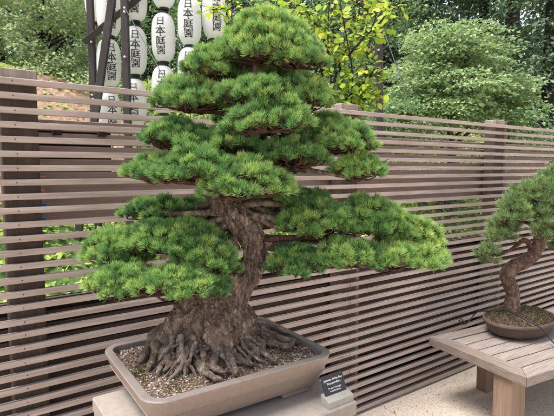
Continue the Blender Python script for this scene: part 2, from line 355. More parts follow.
# ------------------------------------------------------------------ pedestal, pot, soil
RZ=.92
cs=[at_z(x,y,RZ) for x,y in ((337,354),(142,408),(260,313.5),(105,346))]
pc_=(cs[0]+cs[1]+cs[2]+cs[3])/4
pa=R(1.5); U=np.array([math.cos(YAW-pa),math.sin(YAW-pa),0]); Vv=np.array([-U[1],U[0],0])
PL=(np.linalg.norm((cs[0]-cs[1])[:2])+np.linalg.norm((cs[2]-cs[3])[:2]))/2; PW=(np.linalg.norm((cs[3]-cs[1])[:2])+np.linalg.norm((cs[0]-cs[2])[:2]))/2
print('pot',pc_,PL,PW)
hl,hw=PL/2,PW/2; PH=.128
def rrect(a,b,r,n=10):
    out=[]
    for sx,sy,s in ((1,1,0),(-1,1,1),(-1,-1,2),(1,-1,3)):
        for k in range(n+1):
            th=(s+k/n)*math.pi/2; out.append((sx*(a-r)+r*math.cos(th), sy*(b-r)+r*math.sin(th)))
    # straight runs subdivided by neighbours only
    return out
def loft(mb,prof,c,hl,hw,r,mi_of):
    rings=[]; n=None; vs=[]
    for off,z in prof:
        pts=rrect(hl-off,hw-off,max(.012,r-off)); n=len(pts)
        vs+= [np.array([c[0],c[1],z])+U*x+Vv*y for x,y in pts]
    b=len(mb.v); mb.v.extend([tuple(map(float,p)) for p in vs])
    for i in range(len(prof)-1):
        for k in range(n):
            mb.f.append((b+i*n+k,b+i*n+(k+1)%n,b+(i+1)*n+(k+1)%n,b+(i+1)*n+k)); mb.m.append(mi_of(i)); mb.sm.append(True)
    mb.f.append(tuple(b+(len(prof)-1)*n+k for k in range(n))); mb.m.append(0); mb.sm.append(False)
    mb.f.append(tuple(b+k for k in range(n))[::-1]); mb.m.append(0); mb.sm.append(False)
z0=RZ-PH
prof=[(.070,z0+.018),(.056,z0+.0185),(.047,z0+.022),(.038,z0+.036),(.0290,z0+.052),(.0215,z0+.066),(.0165,z0+.0725),(.0150,z0+.0745),(.0175,z0+.0762),(.0165,z0+.078),(.0105,z0+.093),(.0045,z0+.110),(.0012,z0+.1195),(0,z0+.124),(.0008,z0+.1262),(.003,z0+.1276),(.008,z0+.128),(.0225,z0+.1278),(.0248,z0+.1262),(.026,z0+.122),(.030,z0+.09)]
pot=thing('bonsai_pot',(pc_[0],pc_[1],z0),'large rectangular taupe ceramic pot with rounded corners on the pedestal','plant pot')
mb=MB(); loft(mb,prof,pc_,hl,hw,.062,lambda i: 1 if 14<=i<=19 else 0); mb.build('pot_body',[M['pot'],M['rim']],pot).data.set_sharp_from_angle(angle=R(22))
for sx in (-1,1):
    for sy in (-1,1):
        q=pc_+U*sx*(hl-.12)+Vv*sy*(hw-.085); MB().box((q[0],q[1],z0+.009),.05,.028,.0092,[U,Vv,UP],0,.004).build('foot',M['pot'],pot)
PZ=z0-.0005
# pedestal
bl=at_z(92,397,PZ); nr=at_z(357.5,401,PZ); d=nr-bl; pl=abs(d@T); pd=abs(d@N); pcen=(bl+nr)/2
ped=thing('pedestal',(pcen[0],pcen[1],0),'pale square-cornered pedestal block carrying the large bonsai pot','pedestal')
MB().box((pcen[0],pcen[1],PZ-.0225),pl/2,pd/2,.0225,ax,0,.004).build('top_slab',M['stone'],ped)
MB().box((pcen[0],pcen[1],(PZ-.047)/2),pl/2-.003,pd/2-.003,(PZ-.047)/2,ax,0,.004).build('column',M['stone'],ped)
# soil + grit (one piece of stuff)
SZ=RZ-.016
def soilz(x,y):
    q=np.array([x-pc_[0],y-pc_[1],0]); a=(q@U)/(hl-.028); b=(q@Vv)/(hw-.028)
    return SZ+.022*max(0,1-(a*a+b*b))+.004*nz((x,y,0),25)
mb=MB(); nx,ny=48,36; vs=[]
for j in range(ny+1):
    for i in range(nx+1):
        u=(i/nx*2-1); v=(j/ny*2-1)
        # squeeze square to rounded rectangle
        k=1-.11*(abs(u)**6)*(abs(v)**6)
        p=pc_+U*u*k*(hl-.0275)+Vv*v*k*(hw-.0275); vs.append((p[0],p[1],soilz(p[0],p[1])))
mb.add(vs,[(j*(nx+1)+i,j*(nx+1)+i+1,(j+1)*(nx+1)+i+1,(j+1)*(nx+1)+i) for j in range(ny) for i in range(nx)],0,True)
ico=[(0,0,1),(.89,0,.45),(.28,.85,.45),(-.72,.53,.45),(-.72,-.53,.45),(.28,-.85,.45),(.72,.53,-.45),(-.28,.85,-.45),(-.89,0,-.45),(-.28,-.85,-.45),(.72,-.53,-.45),(0,0,-1)]
icf=[(0,1,2),(0,2,3),(0,3,4),(0,4,5),(0,5,1),(1,6,2),(2,7,3),(3,8,4),(4,9,5),(5,10,1),(6,7,2),(7,8,3),(8,9,4),(9,10,5),(10,6,1),(11,7,6),(11,8,7),(11,9,8),(11,10,9),(11,6,10)]
def pebble(mb,c,r,mi=1):
    s=[r*rr.uniform(.7,1.3),r*rr.uniform(.7,1.3),r*rr.uniform(.5,.9)]; a=rr.uniform(0,6.28); ca,sa=math.cos(a),math.sin(a)
    vs=[]
    for x,y,z in ico:
        k=rr.uniform(.82,1.15); x,y,z=x*s[0]*k,y*s[1]*k,z*s[2]*k; vs.append((c[0]+x*ca-y*sa,c[1]+x*sa+y*ca,c[2]+z))
    mb.add(vs,icf,mi,False)
for k in range(6500):
    u=rr.uniform(-1,1); v=rr.uniform(-1,1)
    if abs(u)>.93 and abs(v)>.9: continue
    p=pc_+U*u*(hl-.032)+Vv*v*(hw-.032); r=.0016+.0030*rr.random()**2.0
    pebble(mb,(p[0],p[1],soilz(p[0],p[1])+r*.3),r)
mc=at_z(141,376,SZ); mc2=at_z(176,388,SZ)
for k in range(1300):
    q=(mc if k%3 else mc2)+U*rr.gauss(0,.022)+Vv*rr.gauss(0,.03)
    e=q-pc_
    if abs(e@U)>hl-.034 or abs(e@Vv)>hw-.034: continue
    z=soilz(q[0],q[1])+.001; s_=rr.uniform(.0015,.004); d=np.array([rr.gauss(0,.6),rr.gauss(0,.6),1]); d/=np.linalg.norm(d); f_=np.cross(d,[rr.gauss(0,1),rr.gauss(0,1),.1]); f_/=np.linalg.norm(f_); p=np.array([q[0],q[1],z])
    mb.add([p-f_*s_*.4,p+f_*s_*.4,p+d*s_*1.3+f_*s_*.3,p+d*s_*1.3-f_*s_*.3],[(0,1,2,3)],2)
for k in range(420):
    u=rr.uniform(-.92,.92); v=rr.uniform(-.9,.9); q=pc_+U*u*(hl-.04)+Vv*v*(hw-.04); a_=rr.uniform(0,6.28); d=np.array([math.cos(a_),math.sin(a_),rr.uniform(-.1,.15)]); f_=np.array([-d[1],d[0],0]); p=np.array([q[0],q[1],soilz(q[0],q[1])+.0055]); l=rr.uniform(.012,.026)
    mb.add([p-f_*.0006,p+f_*.0006,p+d*l+f_*.0004,p+d*l-f_*.0004],[(0,1,2,3)],3)
tag(mb.build('potting_grit',[M['soil'],M['grit'],M['moss'],M['litter']]),'gritty brown and white potting mix filling the large rectangular pot','soil',kind='stuff')

# a little leaf litter on the paving
mb=MB()
for k in range(420):
    t_=rr.uniform(.6,4.2); n_=K-.004-abs(rr.gauss(0,.22)) if k%3 else rr.uniform(.9,K); s_=rr.uniform(.004,.016); a_=rr.uniform(0,6.28); d=np.array([math.cos(a_),math.sin(a_),rr.uniform(-.05,.25)]); f_=np.array([-d[1],d[0],rr.uniform(-.2,.2)]); p=TN(t_,n_,.003+s_*.1)
    mb.add([p,p+d*s_*.5+f_*s_*.3,p+d*s_,p+d*s_*.5-f_*s_*.3],[(0,1,2,3)],0 if k%4 else 1)
tag(mb.build('leaf_litter',[M['litter'],M['twig']]),'scattered dry bits of leaf litter on the pale paving along the fence','litter',kind='stuff')
# plant sign
sg=at_z(338,404,PZ); sgn=-N; sd=np.array([T,N,UP])
a1=at_z(325,411,PZ); a2=at_z(357,400,PZ)
sc_=(a1+a2)/2+N*.018; sc_[2]=PZ
sign=thing('plant_sign',sc_,'small black name plaque on a pale block at the pedestal corner','sign')
MB().add([sc_+T*a+N*b+UP*c for a,b,c in [(-.05,-.018,0),(.05,-.018,0),(.05,.018,0),(-.05,.018,0),(-.05,-.018,.020),(.05,-.018,.020),(.05,.018,.034),(-.05,.018,.034)]],
 [(0,3,2,1),(4,5,6,7),(0,1,5,4),(1,2,6,5),(2,3,7,6),(3,0,4,7)]).build('sign_block',M['block'],sign)
tilt=R(24); su=UP*math.cos(tilt)+N*math.sin(tilt); sn=np.cross(T,su)
pb=sc_+N*.004+UP*.024; pch=.031; pcw=.043
pcent=pb+su*pch
MB().box(pcent,pcw,.0016,pch,[T,-sn if (sn@N)<0 else sn,su],0,.0005).build('plaque',M['plaque'],sign)
def textmesh(s,size,off=0.0):
    cu=bpy.data.curves.new('t','FONT'); cu.offset=off; cu.body=s; cu.size=size; cu.align_x='CENTER'; cu.align_y='CENTER'; cu.resolution_u=3
    o=bpy.data.objects.new('t',cu); C.objects.link(o); bpy.context.view_layer.update()
    dg=bpy.context.evaluated_depsgraph_get(); me=bpy.data.meshes.new_from_object(o.evaluated_get(dg)); bpy.data.objects.remove(o)
    vs=[tuple(v.co) for v in me.vertices]; fs=[tuple(p.vertices) for p in me.polygons]; bpy.data.meshes.remove(me); return vs,fs
front=sn if (sn@N)<0 else -sn
mb=MB()
for s,sz,yy in (('Japanese White Pine',.0088,.016),('Pinus parviflora',.0088,.0055),('77 years, Training in',.0064,-.0085),('Koda Residence',.0064,-.0165)):
    vs,fs=textmesh(s,sz); mb.add([pcent+T*(v[0])+su*(v[1]+yy)+front*.0019 for v in vs],fs)
mb.build('lettering',M['white'],sign)

# ------------------------------------------------------------------ pine building blocks
def tuft_template(rs,n,L,spread,w,twig=.014,bend=.25):
    """bundle of needles about +z"""
    V=[];Q=[];tip=[]
    for k in range(n):
        ph=rs.uniform(0,2*math.pi); th=spread*math.sqrt(rs.uniform(0,1)); s=rs.uniform(0,1)
        th=th*(1.15-.45*s); d=np.array([math.sin(th)*math.cos(ph),math.sin(th)*math.sin(ph),math.cos(th)])
        base=np.array([0,0,twig*(s-.8)])+rs.normal(0,.0008,3); l=L*rs.uniform(.75,1.1)*(1.0-.1*s)
        up=np.array([0,0,1.0]); e=np.cross(d,rs.normal(0,1,3)); e/=np.linalg.norm(e)+1e-9
        mid=base+d*l*.55; d2=d+up*bend*rs.uniform(.2,1.2); d2/=np.linalg.norm(d2); end=mid+d2*l*.45
        b=len(V); V+=[base-e*w*.4,base+e*w*.4,mid-e*w*.5,mid+e*w*.5,end-e*w*.14,end+e*w*.14]; tip+=[0,0,.55,.55,1,1]
        Q+=[(b,b+1,b+3,b+2),(b+2,b+3,b+5,b+4)]
    return np.array(V),np.array(Q),np.array(tip)
TUFT=[tuft_template(np.random.RandomState(100+i),88,.0235,1.08,.00135,.013,.5) for i in range(6)]
TUFT_B=[tuft_template(np.random.RandomState(200+i),46,.046,1.15,.0021,.03) for i in range(6)]
def place_tufts(pos,dirs,rnds,scales,temps,rs):
    Vs=[];Qs=[];tp=[];rn=[];off=0
    for p,d,r,s in zip(pos,dirs,rnds,scales):
        V,Q,t=temps[rs.randint(len(temps))]; d=d/np.linalg.norm(d)
        a=np.cross(d,rs.normal(0,1,3)); a/=np.linalg.norm(a); b=np.cross(d,a)
        Vs.append((V*s)@np.array([a,b,d])+p); Qs.append(Q+off); off+=len(V); tp.append(t); rn.append(np.full(len(V),r)+rs.uniform(-.1,.1,len(V)).repeat(1))
    return np.concatenate(Vs),np.concatenate(Qs),np.concatenate(tp),np.clip(np.concatenate(rn),-1,1)
def pad(parent,c,a,b,h,rs,temps=TUFT,mname='needle',clump=.035,hue=.45,rootpt=None,density=1.0,name='foliage_pad',axis=None,jit=1.0,twm='twig'):
    """a foliage pad: domed ellipse (half sizes a across, b deep, h high) of small needle clumps; returns nothing"""
    c=np.array(c); ex=np.array([1.0,0,0]) if axis is None else axis/np.linalg.norm(axis); ey=np.array([-ex[1],ex[0],0])
    cl=[]
    tries=0
    while tries<2500:
        tries+=1
        r=math.sqrt(rs.uniform(0,1)); th=rs.uniform(0,2*math.pi); x=r*math.cos(th); y=r*math.sin(th)
        p=c+ex*x*max(a-clump*.8,.01)+ey*y*max(b-clump*.8,.01); z=(max(0,1-r*r))**.6*(h-clump*.7)
        p=p+UP*(z+rs.normal(0,.005*jit))
        if all(np.linalg.norm((p-q)*np.array([1,1,1.15]))>clump*.98 for q in cl): cl.append(p)
    pos=[];dirs=[];rn=[];scl=[]
    tw=MB()
    for q in cl:
        cr=clump*rs.uniform(.85,1.2); hu=hue+rs.normal(0,.13)
        n=max(4,int(12.5*(cr/.036)**2*density)); out=(q-c); out[2]=0; out=out/(np.linalg.norm(out)+.03)
        for k in range(n):
            u=rs.uniform(-.28,1); ph=rs.uniform(0,2*math.pi); s=math.sqrt(max(0,1-u*u)); d=np.array([s*math.cos(ph),s*math.sin(ph),u])
            pp=q+d*cr*np.array([1,1,.62])*.70
            dd=d*.8+UP*.75+out*.28+rs.normal(0,.13,3)
            pos.append(pp); dirs.append(dd); rn.append((hu+rs.normal(0,.15)+.10*(u-.4)) if rs.uniform()>.012 else -9); scl.append(rs.uniform(.85,1.12))
        # twig to the clump
        st=c+(q-c)*.12-UP*.012 if rootpt is None else rootpt+(q-rootpt)*.0
        st=c-UP*.012+(q-c)*np.array([.25,.25,.1]); mid=(st+q)/2-UP*.010+rs.normal(0,.004,3)
        tw.tube(spline([st,mid,q-UP*.012],6),[.0036,.0033,.003,.0026,.0022,.0018],6)
        for k in range(3):
            dd=rs.normal(0,1,3)*cr*.55; dd[2]=abs(dd[2])*.5-.002; tw.tube([q-UP*.012,q+dd*.5-UP*.006,q+dd],[.0018,.0015,.001],5)
    for k in range(4):
        th=rs.uniform(0,6.28)
        e=c+ex*a*.6*math.cos(th)+ey*b*.6*math.sin(th)-UP*.004; tw.tube(spline([c-UP*.016,(c+e)/2-UP*.012+rs.normal(0,.005,3),e],6),[.006,.0055,.005,.0042,.0035,.003],7)
    V,Q,tp,rnn=place_tufts(pos,dirs,rn,scl,temps,rs)
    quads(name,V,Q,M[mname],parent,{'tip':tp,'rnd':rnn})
    tw.build('twigs',M[twm],parent)
    return len(pos)

# ------------------------------------------------------------------ the big pine
D=1.5
base=at_z(205,347,SZ+.02)
pine=thing('pine_bonsai',(base[0],base[1],SZ),'tall old pine bonsai with layered green needle pads in the rectangular pot','bonsai tree')
def tp_(x,y,d=0): return at_d(x,y,D+d)
px=D/F
def barkdisp(amp,lob=0,fr=38):
    def f(p,r,th,u):
        rid=1-abs(nz(p*np.array([1,1,.5]),fr))*2; k=r*(1+.10*nz(p,14)+.06*nz(p,30,5))+amp*(rid-.5)
        if lob: k*=1+lob*max(0,1-u*3.2)*(.5*math.cos(5*th+1.0)+.35*math.cos(8*th+2.2)+.25*math.cos(3*th))
        return k
    return f
def barkdisp2(p,r,th,u):
    k=r*(1+.11*nz(p,13)+.06*nz(p,28,5)); s_=np.array([1,1,.5])
    w=p*s_+.012*np.array([nz(p,45,1),nz(p,45,2),nz(p,45,3)])
    rid=min(1,abs(nz(w,26))*4.5); r2=min(1,abs(nz(w,62,4))*4)
    a=.0105*min(1,r/.045)
    k+=a*(rid-.6)+.55*a*(r2-.5)+.25*a*nz(p,170)
    return k*(1+.20*max(0,1-u*3.6)*(.5*math.cos(5*th+1.0)+.35*math.cos(8*th+2.2)+.3*math.cos(3*th)))
ctrl=[(206,357,0,53),(207,346,0,50),(210,331,0,45),(215,315,0,41),(219,300,.0,37),(226,289,.0,30),(241,277,0,17),(252,266,0,12),(255,252,0,11.4),(252,238,0,12),(244,226,0,12.8),(235,213,0,14.5),(227,202,0,13.8),(224,188,0.01,13),(226,170,.02,12),(236,150,.03,13),(248,128,.03,11),(254,105,.03,9),(256,84,.02,7.5),(260,62,.01,6),(264,44,0,4),(266,28,0,2.4)]
P=[tp_(x,y,dd) for x,y,dd,r in ctrl]; P[0]=P[0]-UP*.0
pts=spline(P,330); rads=[float(v) for v in np.interp(np.linspace(0,1,330),np.linspace(0,1,len(ctrl)),[c[3]*px for c in ctrl])]
mb=MB(); mb.tube(pts,rads,200,0,barkdisp2); mb.build('trunk',M['bark'],pine)
# branch stub / shoulder where the old trunk was thicker
def limb(name,pp,r0,r1,n=40,seg=16,m='bark',fr=60,amp=.0016):
    q=spline(pp,n); mb=MB(); mb.tube(q,[r0+(r1-r0)*i/(n-1) for i in range(n)],seg,0,barkdisp(amp,0,fr)); return mb.build(name,M[m],pine)
# roots
rs=np.random.RandomState(5)
def gz(x,y): return at_z(x,y,SZ+.012)
rootspec=[ # px control points with height above soil, radius px
 ([(180,318,.09),(160,330,.055),(150,345,.03),(143,358,.012),(139,368,-.004)],10,5.5,'root'),
 ([(172,322,.085),(157,338,.05),(156,352,.03),(150,365,.012),(146,378,-.006)],9,4,'root'),
 ([(185,325,.08),(170,336,.06),(162,330,.045),(150,338,.035),(146,350,.01)],7,5,'root'),
 ([(186,330,.075),(180,340,.06),(181,354,.04),(185,368,.015),(187,380,-.005)],8,5,'root'),
 ([(190,328,.08),(191,342,.06),(189,356,.03),(190,364,.01)],8,5,'greyroot'),
 ([(182,338,.06),(172,344,.045),(169,356,.03),(168,368,.008),(166,376,-.006)],8,5,'root'),
 ([(205,352,.03),(199,362,.02),(206,372,.014),(216,379,.008),(228,383,-.004)],7,5,'root'),
 ([(210,355,.03),(205,364,.02),(214,368,.02),(224,372,.012),(236,374,-.004)],6,4.5,'root'),
 ([(230,338,.06),(222,346,.045),(216,354,.035),(214,366,.02),(221,374,.004)],9,6,'root'),
 ([(236,334,.055),(228,350,.04),(232,362,.025),(236,372,.01),(233,380,-.004)],7,4,'root'),
 ([(236,332,.06),(246,336,.045),(256,340,.03),(262,346,.02),(258,358,.008),(262,370,-.004)],9,4,'root'),
 ([(238,334,.05),(248,344,.035),(254,352,.02),(246,362,.012),(250,372,-.004)],7,3.5,'root'),
 ([(240,322,.07),(256,328,.045),(268,334,.03),(282,340,.02),(292,340,.012),(302,346,-.004)],9,5,'root'),
 ([(242,328,.05),(262,336,.03),(276,344,.02),(288,346,.016),(297,338,.006)],8,6,'root'),
 ([(238,318,.07),(254,322,.045),(270,326,.025),(283,330,.018),(296,334,-.004)],7,4,'greyroot'),
 ([(250,346,.03),(262,352,.02),(272,360,.012),(280,366,-.004)],5,2.5,'root'),
 ([(222,352,.03),(240,358,.02),(250,364,.012),(264,366,-.004)],5.5,3,'root'),
 ([(200,346,.04),(194,358,.02),(200,370,.012),(204,382,-.004)],5,2.6,'root'),
 ([(176,352,.03),(164,362,.02),(158,372,.006),(160,380,-.004)],5,2.6,'root'),
]
for cpx,r0,r1,mm in rootspec:
    pts_=[]
    for k,(x,y,hh) in enumerate(cpx):
        dd=D-.035-.07*min(1,k/3.0)
        p=at_z(x,y,SZ+.012+hh-(.016 if k==len(cpx)-1 else 0)); pts_.append(p)
    q=spline(pts_,34); q=[p+.004*np.array([nz(p,40,1),nz(p,40,2),nz(p,40,3)]) for p in q]; n=len(q); o=rs.uniform(0,9)
    mb=MB(); mb.tube(q,[px*.66*(r0+(r1*.45-r0)*(i/(n-1))**1.3)*(1+.13*math.sin(i*.5+o)+.07*math.sin(i*1.3+2*o)) for i in range(n)],20,0,barkdisp(.0020,0,55)); mb.build('root',M[mm],pine)
for k in range(16):
    th=2*math.pi*k/16+rs.uniform(-.15,.15); d=np.array([math.cos(th),math.sin(th),0]); l=rs.uniform(.05,.10); e=base+d*(.10+l)
    e=np.array([e[0],e[1],soilz(e[0],e[1])-.006]); s=base+d*.09+UP*rs.uniform(.03,.055); s2=base+d*.13+rs.normal(0,.01,3); s2[2]=SZ+.03
    q=(e-pc_); 
    if abs(q@U)>hl-.04 or abs(q@Vv)>hw-.04: continue
    mb=MB(); mb.tube([p+rs.normal(0,.001,3) for p in spline([s,s2,e],22)],list(np.linspace(.009,.003,22)),14,0,barkdisp(.002,0,75)); mb.build('root',M['root'],pine)
for k in range(44):
    th=rs.uniform(-2.9,.35) if k<34 else rs.uniform(.3,3.2); d=np.array([math.cos(th),math.sin(th),0]); sd=np.array([-d[1],d[0],0])*rs.choice([-1,1])
    s_=base+d*rs.uniform(.095,.120)+UP*rs.uniform(.02,.085); l=rs.uniform(.05,.12); sw=rs.uniform(.01,.06); hh=rs.uniform(.004,.03)
    pp=[s_]
    for j in range(1,6):
        u_=j/5.; q=s_+d*l*u_+sd*sw*math.sin(u_*rs.uniform(1.6,3.6))+rs.normal(0,.005,3)
        pp.append(np.array([q[0],q[1],soilz(q[0],q[1])+(s_[2]-SZ)*(1-u_)**2*.8+hh*math.sin(math.pi*u_)-(.008 if j==5 else 0)]))
    if any(abs((q-pc_)@U)>hl-.036 or abs((q-pc_)@Vv)>hw-.036 for q in pp): continue
    r0=rs.uniform(.0045,.0105); n=40; o=rs.uniform(0,9); mb=MB(); mb.tube(spline(pp,n),[(r0+(r0*.3-r0)*(i/(n-1.))**1.4)*(1+.15*math.sin(i*.45+o)+.08*math.sin(i*1.2+2*o)) for i in range(n)],16,0,barkdisp(.0016,0,70)); mb.build('root',M['root' if k%5 else 'greyroot'],pine)
for k in range(46):
    th=2*math.pi*k/46+rs.uniform(-.1,.1); d=np.array([math.cos(th),math.sin(th),0]); s_=base+d*rs.uniform(.09,.13); l=rs.uniform(.05,.13); pp=[]
    if d[1]>.6: continue
    a_=th
    for j in range(7):
        q=s_+np.array([math.cos(a_),math.sin(a_),0])*l*j/6.; a_+=rs.normal(0,.16)
        pp.append(np.array([q[0],q[1],soilz(q[0],q[1])+(.012*max(0,1-j/2.) if j<2 else (-.006 if j==6 else rs.uniform(-.002,.004)))]))
    q=pp[-1]-pc_
    if abs(q@U)>hl-.04 or abs(q@Vv)>hw-.04: continue
    r0=rs.uniform(.0035,.0075); mb=MB(); mb.tube(spline(pp,26),list(np.linspace(r0,r0*.3,26)),10,0,barkdisp(.0012,0,90)); mb.build('root',M['root'],pine)
# pale rounded burl among the roots
mb=MB(); bc=at_z(166,358,SZ+.022)
mb.tube(spline([bc-UP*.03+np.array([.01,0,0]),bc,bc+UP*.035+np.array([.012,.01,0])],26),[.006+.026*math.sin(math.pi*(i+2)/29) for i in range(26)],36,0,barkdisp(.002,0,60)); mb.build('burl',M['greyroot'],pine)

# pads: (x,y of the pad's bottom centre), half width px, height px, depth offset m, depth half size m, hue, (branch start px)
pads=[
 (269,62,53,40,-.01,.13,.62,(262,50)),   # crown, broad lower tier
 (266,40,40,27,-.01,.10,.70,(265,34)),   # crown top
 (206,75,24,25,-.02,.09,.42,(256,84)),
 (297,66,30,26,-.05,.08,.60,(262,60)),
 (190,108,42,28,-.02,.10,.40,(253,108)),
 (262,84,46,22,.08,.10,.30,(256,84)),
 (258,106,46,28,-.08,.09,.45,(254,105)),
 (300,108,32,32,-.02,.11,.52,(254,100)),
 (268,128,48,24,-.12,.08,.45,(250,124)),
 (318,146,40,22,.02,.10,.34,(250,126)),
 (345,150,34,26,-.02,.10,.50,(252,122)),
 (358,177,30,22,-.03,.08,.48,(240,142)),
 (292,165,40,26,-.06,.10,.44,(240,145)),
 (178,146,40,24,-.02,.11,.36,(238,150)),
 (236,142,34,20,.06,.09,.26,(240,142)),
 (232,150,32,20,-.07,.08,.40,(240,142)),
 (330,134,22,18,.04,.09,.40,(252,122)),
 (160,178,38,20,-.04,.10,.42,(226,172)),
 (200,180,50,30,-.12,.10,.46,(225,176)),
 (246,194,50,36,-.14,.09,.50,(226,182)),
 (165,216,47,18,.08,.09,.28,(222,200)),
 (205,212,30,16,.14,.08,.25,(226,196)),
 (118,262,38,34,-.02,.10,.42,(228,216)),
 (172,250,58,30,-.04,.12,.42,(232,222)),
 (205,270,36,34,-.10,.09,.46,(240,236)),
 (128,290,42,26,-.12,.09,.48,(236,244)),
 (180,292,54,26,-.16,.09,.44,(238,246)),
 (300,210,36,22,.06,.10,.28,(230,204)),
 (318,232,46,30,-.03,.10,.40,(240,216)),
 (368,230,42,32,.0,.11,.52,(238,214)),
 (408,250,36,34,.02,.10,.66,(250,236)),
 (296,270,33,24,-.06,.09,.30,(252,250)),
 (348,264,40,26,-.08,.09,.50,(252,244)),
 (388,266,34,22,-.08,.07,.66,(252,240)),
 (420,264,29,20,-.05,.08,.70,(250,240)),
]
ntot=0
for k,(x,y,hwp,hp,dd,bd,hue,br) in enumerate(pads):
    dpt=D+dd; s=dpt/F; c=at_d(x,y-2,dpt); rs=np.random.RandomState(300+k)
    st=at_d(br[0],br[1],D+.0); e=c-UP*.014; mid=st*.5+e*.5-UP*.012+rs.normal(0,.010,3)
    limb('branch',[st,st*.75+e*.25+rs.normal(0,.006,3)+UP*.004,mid,e],.0125 if y>130 else .008,.0055,34,14,'twig' if y<150 else 'bark')
    ntot+=pad(pine,c,hwp*s,bd,hp*s,rs,hue=hue,density=1.0)
# a few pads at the back so the tree is whole from the side
for k,(x,y,hwp,hp,dd,bd,hue,br) in enumerate([(262,120,50,26,.19,.09,.3,(250,124)),(250,170,55,26,.22,.10,.3,(236,150)),(250,222,60,24,.24,.10,.3,(234,213)),(205,240,40,24,.22,.09,.3,(240,230))]):
    dpt=D+dd; s=dpt/F; c=at_d(x,y,dpt); rs=np.random.RandomState(400+k); st=at_d(br[0],br[1],D)
    limb('branch',[st,(st+c)/2,c-UP*.014],.009,.005); ntot+=pad(pine,c,hwp*s,bd,hp*s,rs,hue=hue)
print('tufts',ntot)
limb('branch',[tp_(258,240),tp_(285,238,-.03),tp_(320,238,-.04),tp_(350,243,-.03)],.012,.006,60,18,'twig',50,.002)
limb('branch',[tp_(228,212),tp_(205,213,-.02),tp_(178,214,0),tp_(150,212,.02)],.013,.006,60,18,'bark',50,.002)
limb('branch',[tp_(238,206),tp_(262,203,-.01),tp_(285,205,0),tp_(310,205,.02)],.013,.007,60,18,'bark',50,.002)

# ------------------------------------------------------------------ table with the small bonsai
TZ=.43; H=CAMZ-TZ
L_=at_z(429,337,TZ); N_=at_z(527,378,TZ); wv=L_-N_; tw_=np.linalg.norm(wv); Vt=wv/tw_; Ut=np.array([Vt[1],-Vt[0],0]); TL=1.5
A3=[Ut,Vt,UP]
tabl=thing('display_table',(N_+Ut*TL/2+Vt*tw_/2)*np.array([1,1,0]),'low weathered wooden display table with a mitred frame at right','table')
def TP(u,v,z=TZ): p=N_+Ut*u+Vt*v; return np.array([p[0],p[1],z])
fw=.095; th=.052
def mitre(pa,pb,pc,pd):   # four corners of the board top
    vs=[*(p for p in (pa,pb,pc,pd)),*(p-UP*th for p in (pa,pb,pc,pd))]
    return MB().add(vs,[(0,1,2,3),(7,6,5,4),(0,4,5,1),(1,5,6,2),(2,6,7,3),(3,7,4,0)])
def bevmod(o,w=.003):
    b=o.modifiers.new('b','BEVEL'); b.width=w; b.segments=2; b.limit_method='ANGLE'; return o
g=.0012
bevmod(mitre(TP(0,g),TP(fw-g,fw),TP(fw-g,tw_-fw),TP(0,tw_-g)).build('frame_board',M['table'],tabl))
bevmod(mitre(TP(g,0),TP(TL-g,0),TP(TL-fw,fw-g),TP(fw,fw-g)).build('frame_board',M['tableL'],tabl))
bevmod(mitre(TP(fw,tw_-fw+g),TP(TL-fw,tw_-fw+g),TP(TL-g,tw_),TP(g,tw_)).build('frame_board',M['tableL'],tabl))
bevmod(mitre(TP(TL-fw+g,fw),TP(TL,g),TP(TL,tw_-g),TP(TL-fw+g,tw_-fw)).build('frame_board',M['table'],tabl))
npk=5; pwid=(tw_-2*fw-.010)/npk
for i in range(npk):
    v=fw+.005+pwid*(i+.5); q=TP(TL/2,v); MB().box((q[0],q[1],TZ-.013),TL/2-fw-.005,pwid/2-.004,.010,A3,0,.002).build('plank',M['tableL'],tabl)
q=TP(TL/2,tw_/2); MB().box((q[0],q[1],TZ-.037),TL/2-fw-.004,tw_/2-fw-.004,.012,A3,0).build('under_frame',M['dark'],tabl)
lh=(TZ-th)/2-.0005
def leg(u,v,w=.05): q=TP(u,v); return MB().box((q[0],q[1],lh),w,w,lh,A3,0,.004)
leg(.078,.150,.058).build('leg',M['leg'],tabl)
f=at_z(482,388,0); fu=float((f-TP(0,0,0))@Ut); fv=float((f-TP(0,0,0))@Vt)
print('rear leg',fu,fv,tw_)
leg(fu,min(fv,tw_-.06),.042).build('leg',M['leg'],tabl); leg(TL-.1,.1).build('leg',M['leg'],tabl); leg(TL-.1,tw_-.1).build('leg',M['leg'],tabl)
# oval pot
oc=at_z(519,331,TZ); oa=YAW
pot2=thing('oval_pot',oc,'shallow oval brown clay pot on the low wooden table','plant pot')
prof=[(.0,.012),(.78,.012),(.84,.018),(.90,.040),(.945,.064),(.965,.072),(1.0,.074),(1.01,.080),(1.0,.089),(.985,.091),(.94,.091),(.925,.088),(.91,.07),(0,.068)]
mb=MB()
mb.lathe(oc,[(r*.282,z*1.12) for r,z in prof],72,0,1.0,.70,oa); mb.build('pot_body',M['pot2'],pot2).data.set_sharp_from_angle(angle=R(28))
for a in (.6,2.54,3.74,5.68):
    q=oc+np.array([math.cos(oa),math.sin(oa),0])*.17*math.cos(a)+np.array([-math.sin(oa),math.cos(oa),0])*.14*math.sin(a); MB().box((q[0],q[1],TZ+.0065),.03,.02,.0062,[T,N,UP],0,.003).build('foot',M['pot2'],pot2)
Ue=np.array([math.cos(oa),math.sin(oa),0]); Ve=np.array([-math.sin(oa),math.cos(oa),0])
def moz(u,v): return TZ+.092+.055*max(0,1-(u*u+v*v))**.8+.010*nz((u,v,0),4)+.006*nz((u,v,0),11)
mb=MB(); nr_,na_=16,48; vs=[oc*np.array([1,1,0])+UP*moz(0,0)]
